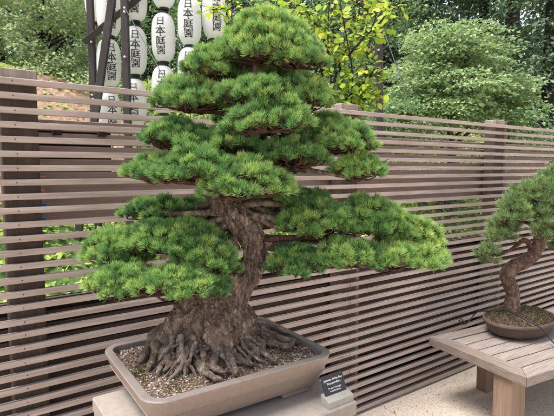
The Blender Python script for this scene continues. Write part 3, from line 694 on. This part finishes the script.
for i in range(1,nr_+1):
    for k in range(na_):
        a=2*math.pi*k/na_; u=i/nr_*math.cos(a); v=i/nr_*math.sin(a); p=oc+Ue*u*.258+Ve*v*.180; vs.append((p[0],p[1],moz(u,v)))
fs=[(0,1+k,1+(k+1)%na_) for k in range(na_)]+[(1+(i-1)*na_+k,1+i*na_+k,1+i*na_+(k+1)%na_,1+(i-1)*na_+(k+1)%na_) for i in range(1,nr_) for k in range(na_)]
mb.add(vs,fs,0,True)
for k in range(5200):
    r=math.sqrt(rr.random())*.97; a=rr.uniform(0,6.28); u=r*math.cos(a); v=r*math.sin(a); p=oc+Ue*u*.258+Ve*v*.180; z=moz(u,v)
    s=rr.uniform(.003,.009); d=np.array([rr.gauss(0,.6),rr.gauss(0,.6),1]); d/=np.linalg.norm(d); e=np.cross(d,[rr.gauss(0,1),rr.gauss(0,1),.1]); e/=np.linalg.norm(e); q=np.array([p[0],p[1],z])
    mb.add([q-e*s*.4,q+e*s*.4,q+d*s*1.2+e*s*.3,q+d*s*1.2-e*s*.3],[(0,1,2,3)],1 if nz((u,v,0),3.2)+rr.gauss(0,.12)>.08 else 2)
tag(mb.build('mossy_soil',[M['soil'],M['moss'],M['duff']]),'mounded mossy soil filling the small oval pot','moss',kind='stuff')
D2=float(oc[1]); tb_=at_d(512,303,D2)
pine2=thing('small_pine_bonsai',tb_,'smaller pine bonsai with an S-curved brown trunk in the oval pot','bonsai tree')
ctl=[(513,318,12),(512,303,8.5),(513,293,7.2),(509,283,7.5),(507,275,8),(513,267,8),(524,262,7.6),(532,256,7.4),(538,246,7.6),(541,234,7.6),(543,222,7),(547,205,6),(553,190,5),(556,172,4),(552,160,2.5)]
p2=D2/F; pts=spline([at_d(x,y,D2) for x,y,r in ctl],150)
mb=MB(); mb.tube(pts,[float(v)*p2 for v in np.interp(np.linspace(0,1,150),np.linspace(0,1,len(ctl)),[c[2]*.84 for c in ctl])],64,0,barkdisp(.0075,0,26)); mb.build('trunk',M['bark2'],pine2)
def limb2(pp,r0,r1):
    q=spline([at_d(x,y,D2+d) for x,y,d in pp],30); mb=MB(); mb.tube(q,[r0+(r1-r0)*i/29 for i in range(30)],12,0,barkdisp(.0022,0,50)); mb.build('branch',M['twig'],pine2)
limb2([(534,252,0),(525,240,-.05),(516,246,-.08),(507,252,-.08),(496,256,-.06)],.017,.006)
limb2([(541,236,0),(532,226,-.03),(524,222,-.05),(512,224,-.06)],.016,.006)
limb2([(543,222,0),(538,208,-.04),(530,200,-.06),(522,200,-.08)],.014,.006)
limb2([(547,205,0),(542,192,-.04),(536,188,-.06)],.012,.005)
limb2([(543,225,0),(556,222,.05),(575,226,.06)],.016,.006)
limb2([(547,205,0),(562,200,.05),(580,196,.06)],.014,.006)
limb2([(552,188,0),(566,180,-.05),(578,170,-.06)],.012,.005)
pads2=[(488,257,15,14,-.06,.06),(503,232,17,13,-.06,.08),(514,218,20,16,-.10,.09),(524,203,22,16,-.06,.10),(540,196,20,14,-.06,.10),(551,186,16,13,-.02,.09),(556,212,26,24,-.10,.10),(547,232,18,16,-.14,.07),(580,228,26,20,.06,.10),(584,198,26,20,.06,.10),(580,196,22,16,-.04,.10),(556,236,20,16,.12,.08),(565,250,18,14,.12,.09)]
for k,(x,y,hwp,hp,dd,bd) in enumerate(pads2):
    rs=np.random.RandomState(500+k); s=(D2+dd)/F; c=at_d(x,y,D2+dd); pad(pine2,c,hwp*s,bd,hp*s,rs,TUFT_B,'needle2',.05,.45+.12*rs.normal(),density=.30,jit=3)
# black cord lying over the moss and the table
cpt=[at_z(459,322,TZ+.006),at_z(463,325,TZ+.006),at_z(468,321,TZ+.02)]
cpt=[at_z(x,y,z) for x,y,z in ((459,320,TZ+.006),(462,324,TZ+.006),(467,323,TZ+.008),(473,316,TZ+.05),(478,311.5,TZ+.09),(488,311,TZ+.115),(500,311,TZ+.140),(508,311,TZ+.165),(519,316,TZ+.172),(530,322,TZ+.158),(541,328,TZ+.128),(548,336,TZ+.05),(556,345,TZ+.02),(570,352,TZ+.005))]
mb=MB(); mb.tube(spline(cpt,110),.0042,8)
cp2=[at_z(x,y,z) for x,y,z in ((467,323,TZ+.008),(464,322,TZ+.014),(459,317,TZ+.01))]
mb.tube(spline(cp2,12),.0042,8)
tag(mb.build('irrigation_cord',M['cord']),'thin black cord curling over the moss and rim of the oval pot','cord')

# ------------------------------------------------------------------ lantern rack and lanterns
LD=5.0
rack=thing('lantern_rack',at_d(240,168,LD+.2)*np.array([1,1,0]),'dark timber frame with slanting braces standing behind the fence holding lanterns','rack')
def beam(a,b,w,dp,name='post',m='rack'):
    a=np.array(a,float); b=np.array(b,float); z=(b-a); l=np.linalg.norm(z); z/=l; x=np.array([1.0,0,0]); x=x-z*(x@z); x/=np.linalg.norm(x); y=np.cross(z,x)
    return MB().box((a+b)/2,w/2,dp/2,l/2,[x,y,z],0,.004).build(name,M[m],rack)
def down(p,top,z=0.0):   # straight through the two points, extended to height z
    p=np.array(p);top=np.array(top); return p+(p-top)*((z-p[2])/(p[2]-top[2]))
def upx(p,top,z): return p+(top-p)*((z-p[2])/(top[2]-p[2]))
a=at_d(94,110,LD+.25); b=at_d(90,0,LD+.25); beam(down(a,b),upx(a,b,4.0),.066,.066)
a=at_d(127.5,115,LD-.12); b=at_d(124.5,0,LD-.12); beam(down(a,b),upx(a,b,4.0),.068,.068)
a=at_d(99,90,LD+.05); b=at_d(112,0,LD+.05); beam(down(a,b),upx(a,b,4.0),.075,.05,'brace')
beam(at_d(84,42,LD+.17),at_d(146,-8,LD-.03),.06,.045,'brace')
a=at_d(379.5,115,LD+.1); b=at_d(378.5,0,LD+.1); beam(down(a,b),upx(a,b,4.0),.068,.068)
beam(at_d(379,16,LD+.19),at_d(318,-30,LD+.19),.06,.045,'brace'); beam(at_d(376,60,LD+.2),at_d(330,3,LD+.2),.05,.04,'brace')
beam(at_d(60,168,LD+.05)*np.array([1,1,0])+UP*4.04,at_d(430,168,LD+.05)*np.array([1,1,0])+UP*4.04,.08,.08,'top_beam')
beam(at_d(60,168,LD+.35)*np.array([1,1,0])+UP*3.86,at_d(430,168,LD+.35)*np.array([1,1,0])+UP*3.86,.06,.06,'top_beam')
mb=MB()
for x,y,d in ((90.5,35,LD+.15),(91,42,LD+.2),(124.5,8,LD-.17),(124.5,12,LD-.17),(124.8,57,LD-.17),(92,95,LD+.2),(93,99,LD+.2),(378.6,32,LD+.04),(378.6,50,LD+.04)):
    p=at_d(x,y,d); MB().tube([p+np.array([0,.03,0]),p+np.array([0,-.01,0])],.011,10).build('bolt',M['bolt'],rack)
w1=MB(); a=at_d(124.5,7,LD-.17); b=at_d(170,88,LD-.4); w1.tube([a,b+(b-a)*3.0*0+ (b-a)*((.02-b[2])/(b[2]-a[2]))],.0045,8); w1.build('stay_wire',M['wire'],rack)
w1=MB(); a=at_d(383,28,LD+.05); b=at_d(412,112,LD-.2); w1.tube([a,b+(b-a)*((.02-b[2])/(b[2]-a[2]))],.0045,8); w1.build('stay_wire',M['wire'],rack)
glyph={}
for ch in '日本庭園': glyph[ch]=textmesh(ch,.110)
print({k:len(v[0]) for k,v in glyph.items()})
def lantern(cx,cy,wpx,hpx,d,rot,label,seed):
    s=d/F; c=at_d(cx,cy,d); r=wpx*s/2; h=hpx*s; rs=np.random.RandomState(seed)
    o=thing('paper_lantern',c,label,'lantern','white paper lanterns hanging from the rack')
    n=60
    def rad(z):    # z in -1..1
        e=max(0,1-abs(z)**3.3)**(1/2.4); return r*max(.38,e) if abs(z)<.985 else r*.38
    prof=[]
    for i in range(n+1):
        z=-1+2*i/n; prof.append((rad(z)*(1+.016*math.cos(i*math.pi)),z*h/2))
    rot+=rs.uniform(-.09,.09)
    mb=MB(); mb.lathe(c,prof,40); mb.build('shade',M['paper'],o)
    for sg_,zz in ((1,h/2),(-1,-h/2)):
        mb=MB(); mb.lathe(c+UP*zz,[(0,-.012),(r*.38,-.012),(r*.41,-.008),(r*.41,.010),(r*.37,.014),(0,.014)] ,24); mb.build('cap',M['ink'],o)
    mb=MB(); yy=[.30,.10,-.10,-.30]
    for ch,y in zip('日本庭園',yy):
        vs,fs=glyph[ch]; vs=np.array(vs); x0=(vs[:,0].min()+vs[:,0].max())/2; y0=(vs[:,1].min()+vs[:,1].max())/2
        for q_,(ox,oz) in enumerate(((-.0012,-.0009),(.0012,-.0009),(-.0012,.0009),(.0012,.0009))):   # brush weight
            out=[]
            for v in vs:
                X=(v[0]-x0+ox)*.95*(r/.12); Z=(v[1]-y0+oz)*(h/.5)*.90+y*h*.95; rr_=rad(2*Z/h)*1.012+.0012+.0004*q_; th=rot-math.pi/2+X/r
                out.append(c+np.array([rr_*math.cos(th),rr_*math.sin(th),Z]))
            mb.add(out,fs)
    mb.build('lettering',M['ink'],o)
    mb=MB(); mb.tube([c+UP*(h/2+.02),c+UP*(h/2+.02)+UP*.05],.006,6); mb.build('cord',M['ink'],o)
    return o
cols=[ # x, list of y centres, depth, text rotation, name of column
 (97,[-4],LD+.75,.9,'half hidden behind the left posts'),
 (109,[12,63.5,115],LD+.25,.55,'first column beside the left post'),
 (135,[-3,51,103],LD+.15,.25,'column just right of the dark post'),
 (163.5,[-16,38,90],LD,.05,'middle column'),
 (189.5,[-31,21.5,72],LD-.02,.12,'column above the pine left shoulder'),
 (214,[15,-38,66],LD+.1,.35,'last column beside the pine crown'),
]
place={-4:'',}
lab={
 (97,0):'white lantern half hidden behind the slanting left brace, farthest left at the top edge',
 (109,0):'white lantern behind the crossing braces, top of the column left of the dark post',
 (109,1):'white paper lantern between slanting brace and dark post, its lettering turned right',
 (109,2):'white lantern seen through the top fence slats left of the dark post',
 (135,0):'white lantern cut by the top edge just right of the dark post',
 (135,1):'whole white lantern just right of the dark post, crossed by the stay wire',
 (135,2):'white lantern right of the dark post, its lower half behind fence slats',
 (163.5,0):'mostly cropped white lantern at the top edge above the largest whole lantern',
 (163.5,1):'whole white lantern between two others, clear of post and pine, lettering facing front',
 (163.5,2):'white lantern at the lower end of the stay wire, its bottom behind pine needles',
 (189.5,0):'white lantern out of frame above the one left of the pine crown',
 (189.5,1):'white lantern touching the top edge, directly above one tucked behind the pine',
 (189.5,2):'white lantern partly tucked behind the pine crown left shoulder',
 (214,0):'white lantern farthest right, its corner hidden by the pine crown',
 (214,1):'white lantern above the farthest right one',
 (214,2):'white lantern below the farthest right one, behind the crown',
}
sd_=0
for cx,ys,d,rot,_ in cols:
    ax_=at_d(cx,40,d)
    for k,y in enumerate(ys):
        if (cx,k) in ((189.5,0),(214,1),(214,2)): continue
        sd_+=1; lantern(cx,y,22.6,47 if cx!=97 else 52,d,rot,lab[(cx,k)],sd_)
    p=ax_; MB().tube([(p[0],p[1],1.7),(p[0],p[1],3.98 if d<LD+.3 else 3.9)],.004,6).build('hanging_cord',M['ink'],rack)

# ------------------------------------------------------------------ leaves
LEAF4=np.array([(0,0,0),(.5,.36,.05),(1,0,-.06),(.5,-.36,.05)])      # folded diamond, length 1
LEAFN=np.array([(0,0,0),(.5,.13,.03),(1,0,-.05),(.5,-.13,.03)])
def leaves(P,Dr,S,rs,tmpl=LEAF4,flat=.5):
    """P positions, Dr directions, S sizes -> V,Q"""
    n=len(P); d=Dr/np.linalg.norm(Dr,axis=1,keepdims=True)
    up=np.tile(UP,(n,1))*flat+rs.normal(0,.45,(n,3)); s=np.cross(up,d); s/=np.linalg.norm(s,axis=1,keepdims=True)+1e-9; u=np.cross(d,s)
    V=P[:,None,:]+S[:,None,None]*(tmpl[None,:,0:1]*d[:,None,:]+tmpl[None,:,1:2]*s[:,None,:]+tmpl[None,:,2:3]*u[:,None,:])
    k=len(tmpl); Q=(np.arange(n)*k)[:,None]+np.array([[0,1,2,3]]); return V.reshape(-1,3),Q
def crown(ells,nspray,per,size,sprr,rs,thick=.25,droop=.25,tmpl=LEAF4,shell=.6):
    """ells: list of (centre, radii). Leaf sprays: small tilted discs of leaves spread through each ellipsoid."""
    P=[];Dd=[];S=[]; w=np.array([e[1][0]*e[1][1]*e[1][2] for e in ells])**(2/3.); w/=w.sum()
    ctr=[]
    for k in range(nspray):
        c,r=ells[rs.choice(len(ells),p=w)]; d=rs.normal(0,1,3); d/=np.linalg.norm(d); q=rs.uniform(0,1)**(1/3.)*(1-shell)+shell*rs.uniform(.75,1.05)
        p=np.array(c)+d*np.array(r)*min(q,1.06); ctr.append(p)
        out=d*np.array([1,1,.15]); out/=np.linalg.norm(out)+1e-6; m=int(per*rs.uniform(.6,1.4)); R_=sprr*rs.uniform(.6,1.3)
        a=rs.uniform(0,2*math.pi,m); rad=np.sqrt(rs.uniform(0,1,m))*R_
        off=np.stack([np.cos(a)*rad,np.sin(a)*rad,rs.normal(0,R_*thick,m)-droop*rad*rad/R_],1)
        P.append(p+off); dd=off*np.array([1,1,.4])/R_+out*.5+rs.normal(0,.35,(m,3)); dd[:,2]-=droop*.6; Dd.append(dd); S.append(size*rs.uniform(.6,1.25,m))
    V,Q=leaves(np.concatenate(P),np.concatenate(Dd),np.concatenate(S),rs,tmpl,1.0); return V,Q,ctr
def tree(name,label,cat,group,foot,h,tr,ells,nspray,per,size,sprr,leafm,barkm,seed,limbs=9,lean=0.0,**kw):
    rs=np.random.RandomState(seed); o=thing(name,foot,label,cat,group); foot=np.array(foot)
    top=foot+UP*h+np.array([lean,0,0]); V,Q,ctr=crown(ells,nspray,per,size,sprr,rs,**kw)
    ptsT=spline([foot-UP*.2,foot+UP*h*.3+rs.normal(0,tr*.6,3)*np.array([1,1,0]),foot+UP*h*.65+rs.normal(0,tr*.8,3)*np.array([1,1,0])+np.array([lean*.6,0,0]),top],20)
    mb=MB(); mb.tube(ptsT,[tr*(1.25-1.05*(i/19.)**.9) for i in range(20)],12,0,lambda p,r,th,u:r*(1+.12*nz(p,3))); mb.build('trunk',M[barkm],o)
    for k in range(limbs):
        c=ctr[rs.randint(len(ctr))]; i=int(np.clip((c[2]-foot[2])/h*.75*19,2,18)); s=ptsT[i]; mid=(s+c)/2+UP*.06*np.linalg.norm(c-s)+rs.normal(0,.05*np.linalg.norm(c-s),3)
        r0=tr*.42*(1.1-i/22.); mb=MB(); mb.tube(spline([s,mid,c],9),[r0*(1-.85*j/8.) for j in range(9)],7); mb.build('limb',M[barkm],o)
    quads('crown',V,Q,M[leafm],o); return o
def gpos(x,d):   # ground point below photo column x at depth d
    p=at_d(x,168,d); t=float(p@T); n=float(p@N); return np.array([p[0],p[1],terr(t,n)])
def el(x,y,d,rx,ry,rd): c=at_d(x,y,d); s=d/F; return (c,(rx*s,rd,ry*s))
# pale domed tree
tree('dogwood_tree','pale grey-green domed leafy tree behind the fence right of the lantern post','tree',None,gpos(448,8.6),2.7,.09,
 [el(440,52,8.6,28,22,.7),el(412,80,8.5,28,18,.7),el(472,58,8.7,32,20,.7),el(497,86,8.6,24,16,.6),el(452,88,8.3,46,20,.9),el(396,106,8.4,20,11,.5),el(512,108,8.6,18,13,.5),el(430,32,8.7,15,11,.4),el(468,34,8.8,20,12,.5),el(440,112,8.2,50,16,.8)],
 560,56,.068,.33,'pale','greybark',21,limbs=26,thick=.045,droop=.30,shell=.6)
# left broad leaved trees
tree('maple_tree','light green broad-leaved tree at far left above the fence corner','tree','leafy trees left of the lantern rack',gpos(48,8.2),4.2,.07,
 [el(60,40,8.2,38,34,.8),el(20,18,8.6,40,26,.8),el(72,70,7.9,30,20,.6),el(40,-20,8.2,60,26,.9),el(60,5,8.0,36,26,.8)],500,34,.062,.21,'maple','forest_bark',22,limbs=16,thick=.14,droop=.2,shell=.6)
tree('maple_tree','mid green bushy tree low behind the fence post at far left','tree','leafy trees left of the lantern rack',gpos(8,9.0),3.4,.06,
 [el(5,62,9.0,40,20,.8),el(30,74,8.6,34,16,.6),el(-30,40,9,40,40,.9),el(55,76,7.6,34,9,.5),el(95,82,7.6,20,9,.5)],380,34,.06,.22,'maple','forest_bark',23,limbs=12,thick=.14,shell=.6)
tree('maple_tree','leafy green tree behind the hanging lanterns','tree','leafy trees behind the lanterns',gpos(150,10.5),4.6,.09,
 [el(120,40,10.5,40,40,.9),el(165,70,10.2,40,36,.9),el(200,30,10.6,40,40,.9),el(150,0,10.6,50,30,.9),el(215,80,10,34,30,.8),el(100,90,10,34,24,.7)],520,30,.07,.25,'maple2','forest_bark',24,limbs=16,shell=.55)
tree('maple_tree','light green tree between pine crown and yellow-leaved shrub at the top edge','tree','leafy trees behind the lanterns',gpos(300,10.5),4.8,.09,
 [el(300,10,10.5,44,30,.9),el(350,30,10.8,40,34,.9),el(260,0,10.8,40,30,.9),el(390,10,11,30,30,.8),el(330,75,10,44,34,.8)],360,28,.08,.25,'maple2','forest_bark',25,limbs=14,shell=.55)
for k,(x,y,rx,ry,d,lb) in enumerate([(398,112,30,14,7.6,'dark green shrub behind the fence below the pale domed tree'),(535,120,34,18,7.8,'dark green shrub at the right edge above the fence'),(250,120,60,26,7.5,'green shrub hidden behind the pine middle'),(365,108,24,16,7.4,'green shrub at the foot of the lantern rack right post')]):
    tree('garden_shrub',lb,'shrub','shrubs along the bank',gpos(x,d),.9,.03,[el(x,y+10,d,rx,ry+8,.6),el(x+10,y+26,d-.1,rx,ry,.5)],120,26,.06,.17,'maple2','forest_bark',30+k,limbs=8,shell=.6)
# conifers: tiers of drooping sprays
def conifer(foot,h,tr,rw,seed,label,nsp=420,size=.14,z0=.12,bare=None):
    rs=np.random.RandomState(seed); o=thing('conifer_tree',foot,label,'tree','dark conifers in the wood behind'); foot=np.array(foot)
    mb=MB(); mb.tube(spline([foot-UP*.3,foot+UP*h*.5+rs.normal(0,.05,3)*np.array([1,1,0]),foot+UP*h],16),[tr*(1.2-1.15*i/15.) for i in range(16)],12,0,lambda p,r,th,u:r*(1+.12*nz(p,3))); mb.build('trunk',M['forest_bark'],o)
    P=[];Dd=[];S=[]; lb=MB()
    for k in range(nsp):
        u=z0+(1-z0)*rs.uniform(0,1)**1.15; z=u*h; L=rw*(1-u)**.75*rs.uniform(.65,1.1)+.15; a=rs.uniform(0,2*math.pi); d=np.array([math.cos(a),math.sin(a),0])
        s=foot+UP*z; e=s+d*L-UP*L*rs.uniform(.15,.5)
        m=58; tt=rs.uniform(.15,1.05,m); w=rs.normal(0,.16*L+.05,m)*(1.15-tt); side=np.array([-d[1],d[0],0])
        p=s+(e-s)*tt[:,None]+side*w[:,None]+rs.normal(0,.06,(m,3)); p[:,2]-=.25*np.abs(w)
        P.append(p); dd=d*.6+side*np.sign(w)[:,None]*.8+rs.normal(0,.3,(m,3)); dd[:,2]-=.45; Dd.append(dd); S.append(size*rs.uniform(.6,1.3,m))
    V,Q=leaves(np.concatenate(P),np.concatenate(Dd),np.concatenate(S),rs,LEAFN*np.array([1,1.6,1]),.9); quads('crown',V,Q,M['conif'],o)
con=[(507,15,15,.22,2.2,.30,'dark conifer whose trunk shows at the top edge right of the pale domed tree'),
 (545,12.5,13,.16,2.2,.02,'dark feathery conifer filling the right edge'),
 (478,18,15,.2,2.6,.05,'dark conifer behind the pale domed tree right side'),
 (425,17,15,.2,2.6,.05,'dark conifer behind the pale domed tree left side'),
 (385,14.5,13,.18,2.2,.05,'dark conifer directly behind the right lantern post'),
 (37,15.5,14,.20,1.6,.70,'dark conifer whose trunk stands beside a gap of pale sky at left'),
 (66,17,15,.2,2.6,.05,'dark conifer just left of the lantern rack'),
 (110,16,14,.2,2.6,.05,'dark conifer behind the left lantern posts'),
 (160,18,15,.2,2.8,.05,'dark conifer behind the middle lanterns'),
 (215,16.5,14,.2,2.6,.05,'dark conifer behind the last lantern column'),
 (270,18,15,.2,2.8,.05,'dark conifer above the pine crown'),
 (335,19,16,.2,2.8,.05,'dark conifer behind the yellow-leaved shrub'),
 (-34,17,15,.2,2.6,.05,'dark conifer at the far left edge'),
 (590,16,15,.2,2.8,.05,'dark conifer beyond the right edge')]
for k,(x,d,h,tr,rw,z0,lb) in enumerate(con): conifer(gpos(x,d),h,tr,rw,60+k,lb,z0=z0)
# slim bare trunks on the left and right
for k,(x,d,tr,lb) in enumerate([(19,12,.05,'slim dark tree trunk at far left beside the sky gap'),(38,13,.13,'thick dark trunk left of the light green tree'),(77,12,.06,'slim dark trunk close to the left lantern post')]):
    f=gpos(x,d); tree('young_tree',lb,'tree','slim trunks in the wood',f,7.5,tr,[(f+UP*6.8,(.9,.9,.9))],60,26,.11,.3,'maple2','forest_bark',90+k,limbs=5)
# far wood: one mass
rs=np.random.RandomState(77); P=[];Dd=[];S=[]
for k in range(2600):
    x=rs.uniform(-160,760); d=rs.uniform(22,31); z=rs.uniform(1.5,12.5)
    p=at_d(x,168,d); p[2]=z+1.2; m=26
    ypx=168-(p[2]-CAMZ)/d*F
    if 0<x<34 and 8<ypx<74: continue
    m=26; off=rs.normal(0,1,(m,3))*np.array([.5,.4,.28]); P.append(p+off); dd=off+rs.normal(0,.3,(m,3)); dd[:,2]-=.3; Dd.append(dd); S.append(rs.uniform(.16,.36,m))
P=np.concatenate(P);Dd=np.concatenate(Dd);S=np.concatenate(S)
# leave a ragged gap of sky
q=(P-CAM); xx=q[:,0]/q[:,1]*F+CX; zz=P[:,2]
V,Q=leaves(P,Dd,S,rs,LEAF4,.6); tag(quads('woodland',V,Q,M['wood_leaf']),'far dark green wood rising behind everything','wood',kind='stuff')
# ground cover beyond the fence
rs=np.random.RandomState(78); n=60000; t=rs.uniform(-5,13,n); nn=K+.45+rs.uniform(0,1,n)**.8*6.5
keep=[]; P=[]
for a_,b_ in zip(t,nn):
    hz=max(0,.5+.9*nz((a_,b_,7),1.6)); z=terr(a_,b_)
    inb=(K+4.2<b_<K+7.3 and -3.6<a_<2.4)
    if inb and rs.uniform()<.80: continue
    P.append(TN(a_,b_,z+rs.uniform(0,.42)*hz*(1 if b_<K+3.5 else .5)+.01))
P=np.array(P); Dd=rs.normal(0,1,P.shape); Dd[:,2]=np.abs(Dd[:,2])*.5; V,Q=leaves(P,Dd,rs.uniform(.04,.10,len(P)),rs,LEAF4,1.2)
tag(quads('ground_cover',V,Q,M['cover']),'low bright green leafy ground cover seen through the fence slats','ground cover',kind='stuff')

# ------------------------------------------------------------------ yellow-leaved shrub
rs=np.random.RandomState(91); YD=3.9
f=gpos(338,YD+.1); ysh=thing('yellow_leaf_shrub',f,'shrub with large yellow-green leaves reaching above the fence right of the pine crown','shrub')
LEAF6=[(0,0,0),(.28,.24,.03),(.62,.27,.03),(1,0,-.10),(.62,-.27,.03),(.28,-.24,.03),(.3,0,-.015),(.65,0,-.03)]
LF=[(0,6,1,1),(6,7,2,1),(7,3,2,2),(0,5,6,6),(6,5,4,7),(7,4,3,3)]
st=MB(); lv=[]; lf=[]
stems=[[(338,170,.0),(336,110,0),(330,70,0),(328,30,0),(331,-20,0)],[(338,150,0),(350,110,-.05),(352,70,-.08),(345,30,-.1),(338,-10,-.1)],[(340,150,0),(362,112,.1),(366,70,.1),(372,30,.1),(384,-8,.1)],[(336,130,0),(318,60,.1),(300,20,.1),(280,-5,.1)],[(345,60,-.05),(362,40,-.1),(378,24,-.15),(396,4,-.15)],[(345,100,-.05),(362,84,-.1),(378,68,-.1)],[(352,110,-.05),(362,100,-.1),(374,96,-.1)],[(330,60,0),(320,30,.05),(300,4,.05)],[(300,20,.1),(255,6,.1),(225,8,.1),(210,10,.1)],[(331,90,0),(345,50,.1),(358,20,.15),(360,-10,.15)],[(318,60,.1),(300,40,.1),(285,16,.1)]]
tips=[]
for s_ in stems:
    pp=spline([at_d(x,y,YD+d) for x,y,d in s_],26)
    if s_[0][1]>=150: pp=[np.array([f[0],f[1],0.0])]+pp
    st.tube(pp,list(np.linspace(.010,.003,len(pp))),7)
    for i,p in enumerate(pp[3:]):
        if p[2]<1.75: continue
        for j in range(4): tips.append((p,pp[min(i+4,len(pp)-1)]-p))
st.build('stems',M['forest_bark'],ysh)
Vl=[];Fl=[]
tw=MB()
for p,d in tips:
    a=rs.normal(0,1,3); a[2]=a[2]*.4+.1; a/=np.linalg.norm(a); b0=p+a*rs.uniform(.01,.13); L=rs.uniform(.04,.080)
    tw.tube([p,(p+b0)/2+UP*.006,b0],.0014,4)
    dr=a+np.array([0,0,-.25])+rs.normal(0,.35,3); dr/=np.linalg.norm(dr); up=np.array([0,-.35,1.0])+rs.normal(0,.55,3); s=np.cross(up,dr); s/=np.linalg.norm(s); u=np.cross(dr,s)
    b=len(Vl); Vl+=[tuple(b0+L*(q[0]*dr+q[1]*s*1.15+q[2]*u)) for q in LEAF6]; Fl+=[(b,b+6,b+1),(b+6,b+7,b+2,b+1),(b+7,b+3,b+2),(b,b+5,b+6),(b+6,b+5,b+4,b+7),(b+7,b+4,b+3)]
tw.build('twigs',M['forest_bark'],ysh)
MB().add(Vl,Fl,0,True).build('leaves',M['yleaf'],ysh)
print('yellow leaves',len(tips))

# ------------------------------------------------------------------ light, sky, camera
sc=bpy.context.scene
w=bpy.data.worlds.new('World'); sc.world=w; w.use_nodes=True; nt=w.node_tree; bg=nt.nodes['Background']
sky=nt.nodes.new('ShaderNodeTexSky'); sky.sky_type='NISHITA'; sky.sun_disc=False; sky.sun_elevation=R(68); sky.sun_rotation=R(255); sky.dust_density=3.0; sky.air_density=1.0
hs=nt.nodes.new('ShaderNodeHueSaturation'); hs.inputs['Saturation'].default_value=.35; nt.links.new(sky.outputs[0],hs.inputs['Color']); nt.links.new(hs.outputs[0],bg.inputs[0]); bg.inputs[1].default_value=.15
sl=bpy.data.lights.new('sun','SUN'); sl.energy=2.9; sl.angle=R(30); sl.color=(1,.965,.91); so=bpy.data.objects.new('sun',sl); C.objects.link(so)
el_=R(68); az=R(255)    # azimuth clockwise from +Y, direction towards the sun
dv=Vector((math.sin(az)*math.cos(el_),math.cos(az)*math.cos(el_),math.sin(el_))); so.rotation_euler=dv.to_track_quat('Z','Y').to_euler(); so.location=(0,0,8)
cam=bpy.data.cameras.new('camera'); cam.sensor_width=36; cam.lens=36*F/554; cam.clip_start=.05; cam.clip_end=500
co_=bpy.data.objects.new('camera',cam); C.objects.link(co_); co_.location=(0,0,CAMZ); co_.rotation_euler=(math.pi/2-PITCH,0,0); sc.camera=co_
sc.view_settings.view_transform='Standard'; sc.view_settings.look='None'; sc.view_settings.gamma=1; sc.view_settings.exposure=1.3; sc.view_settings.use_curve_mapping=False
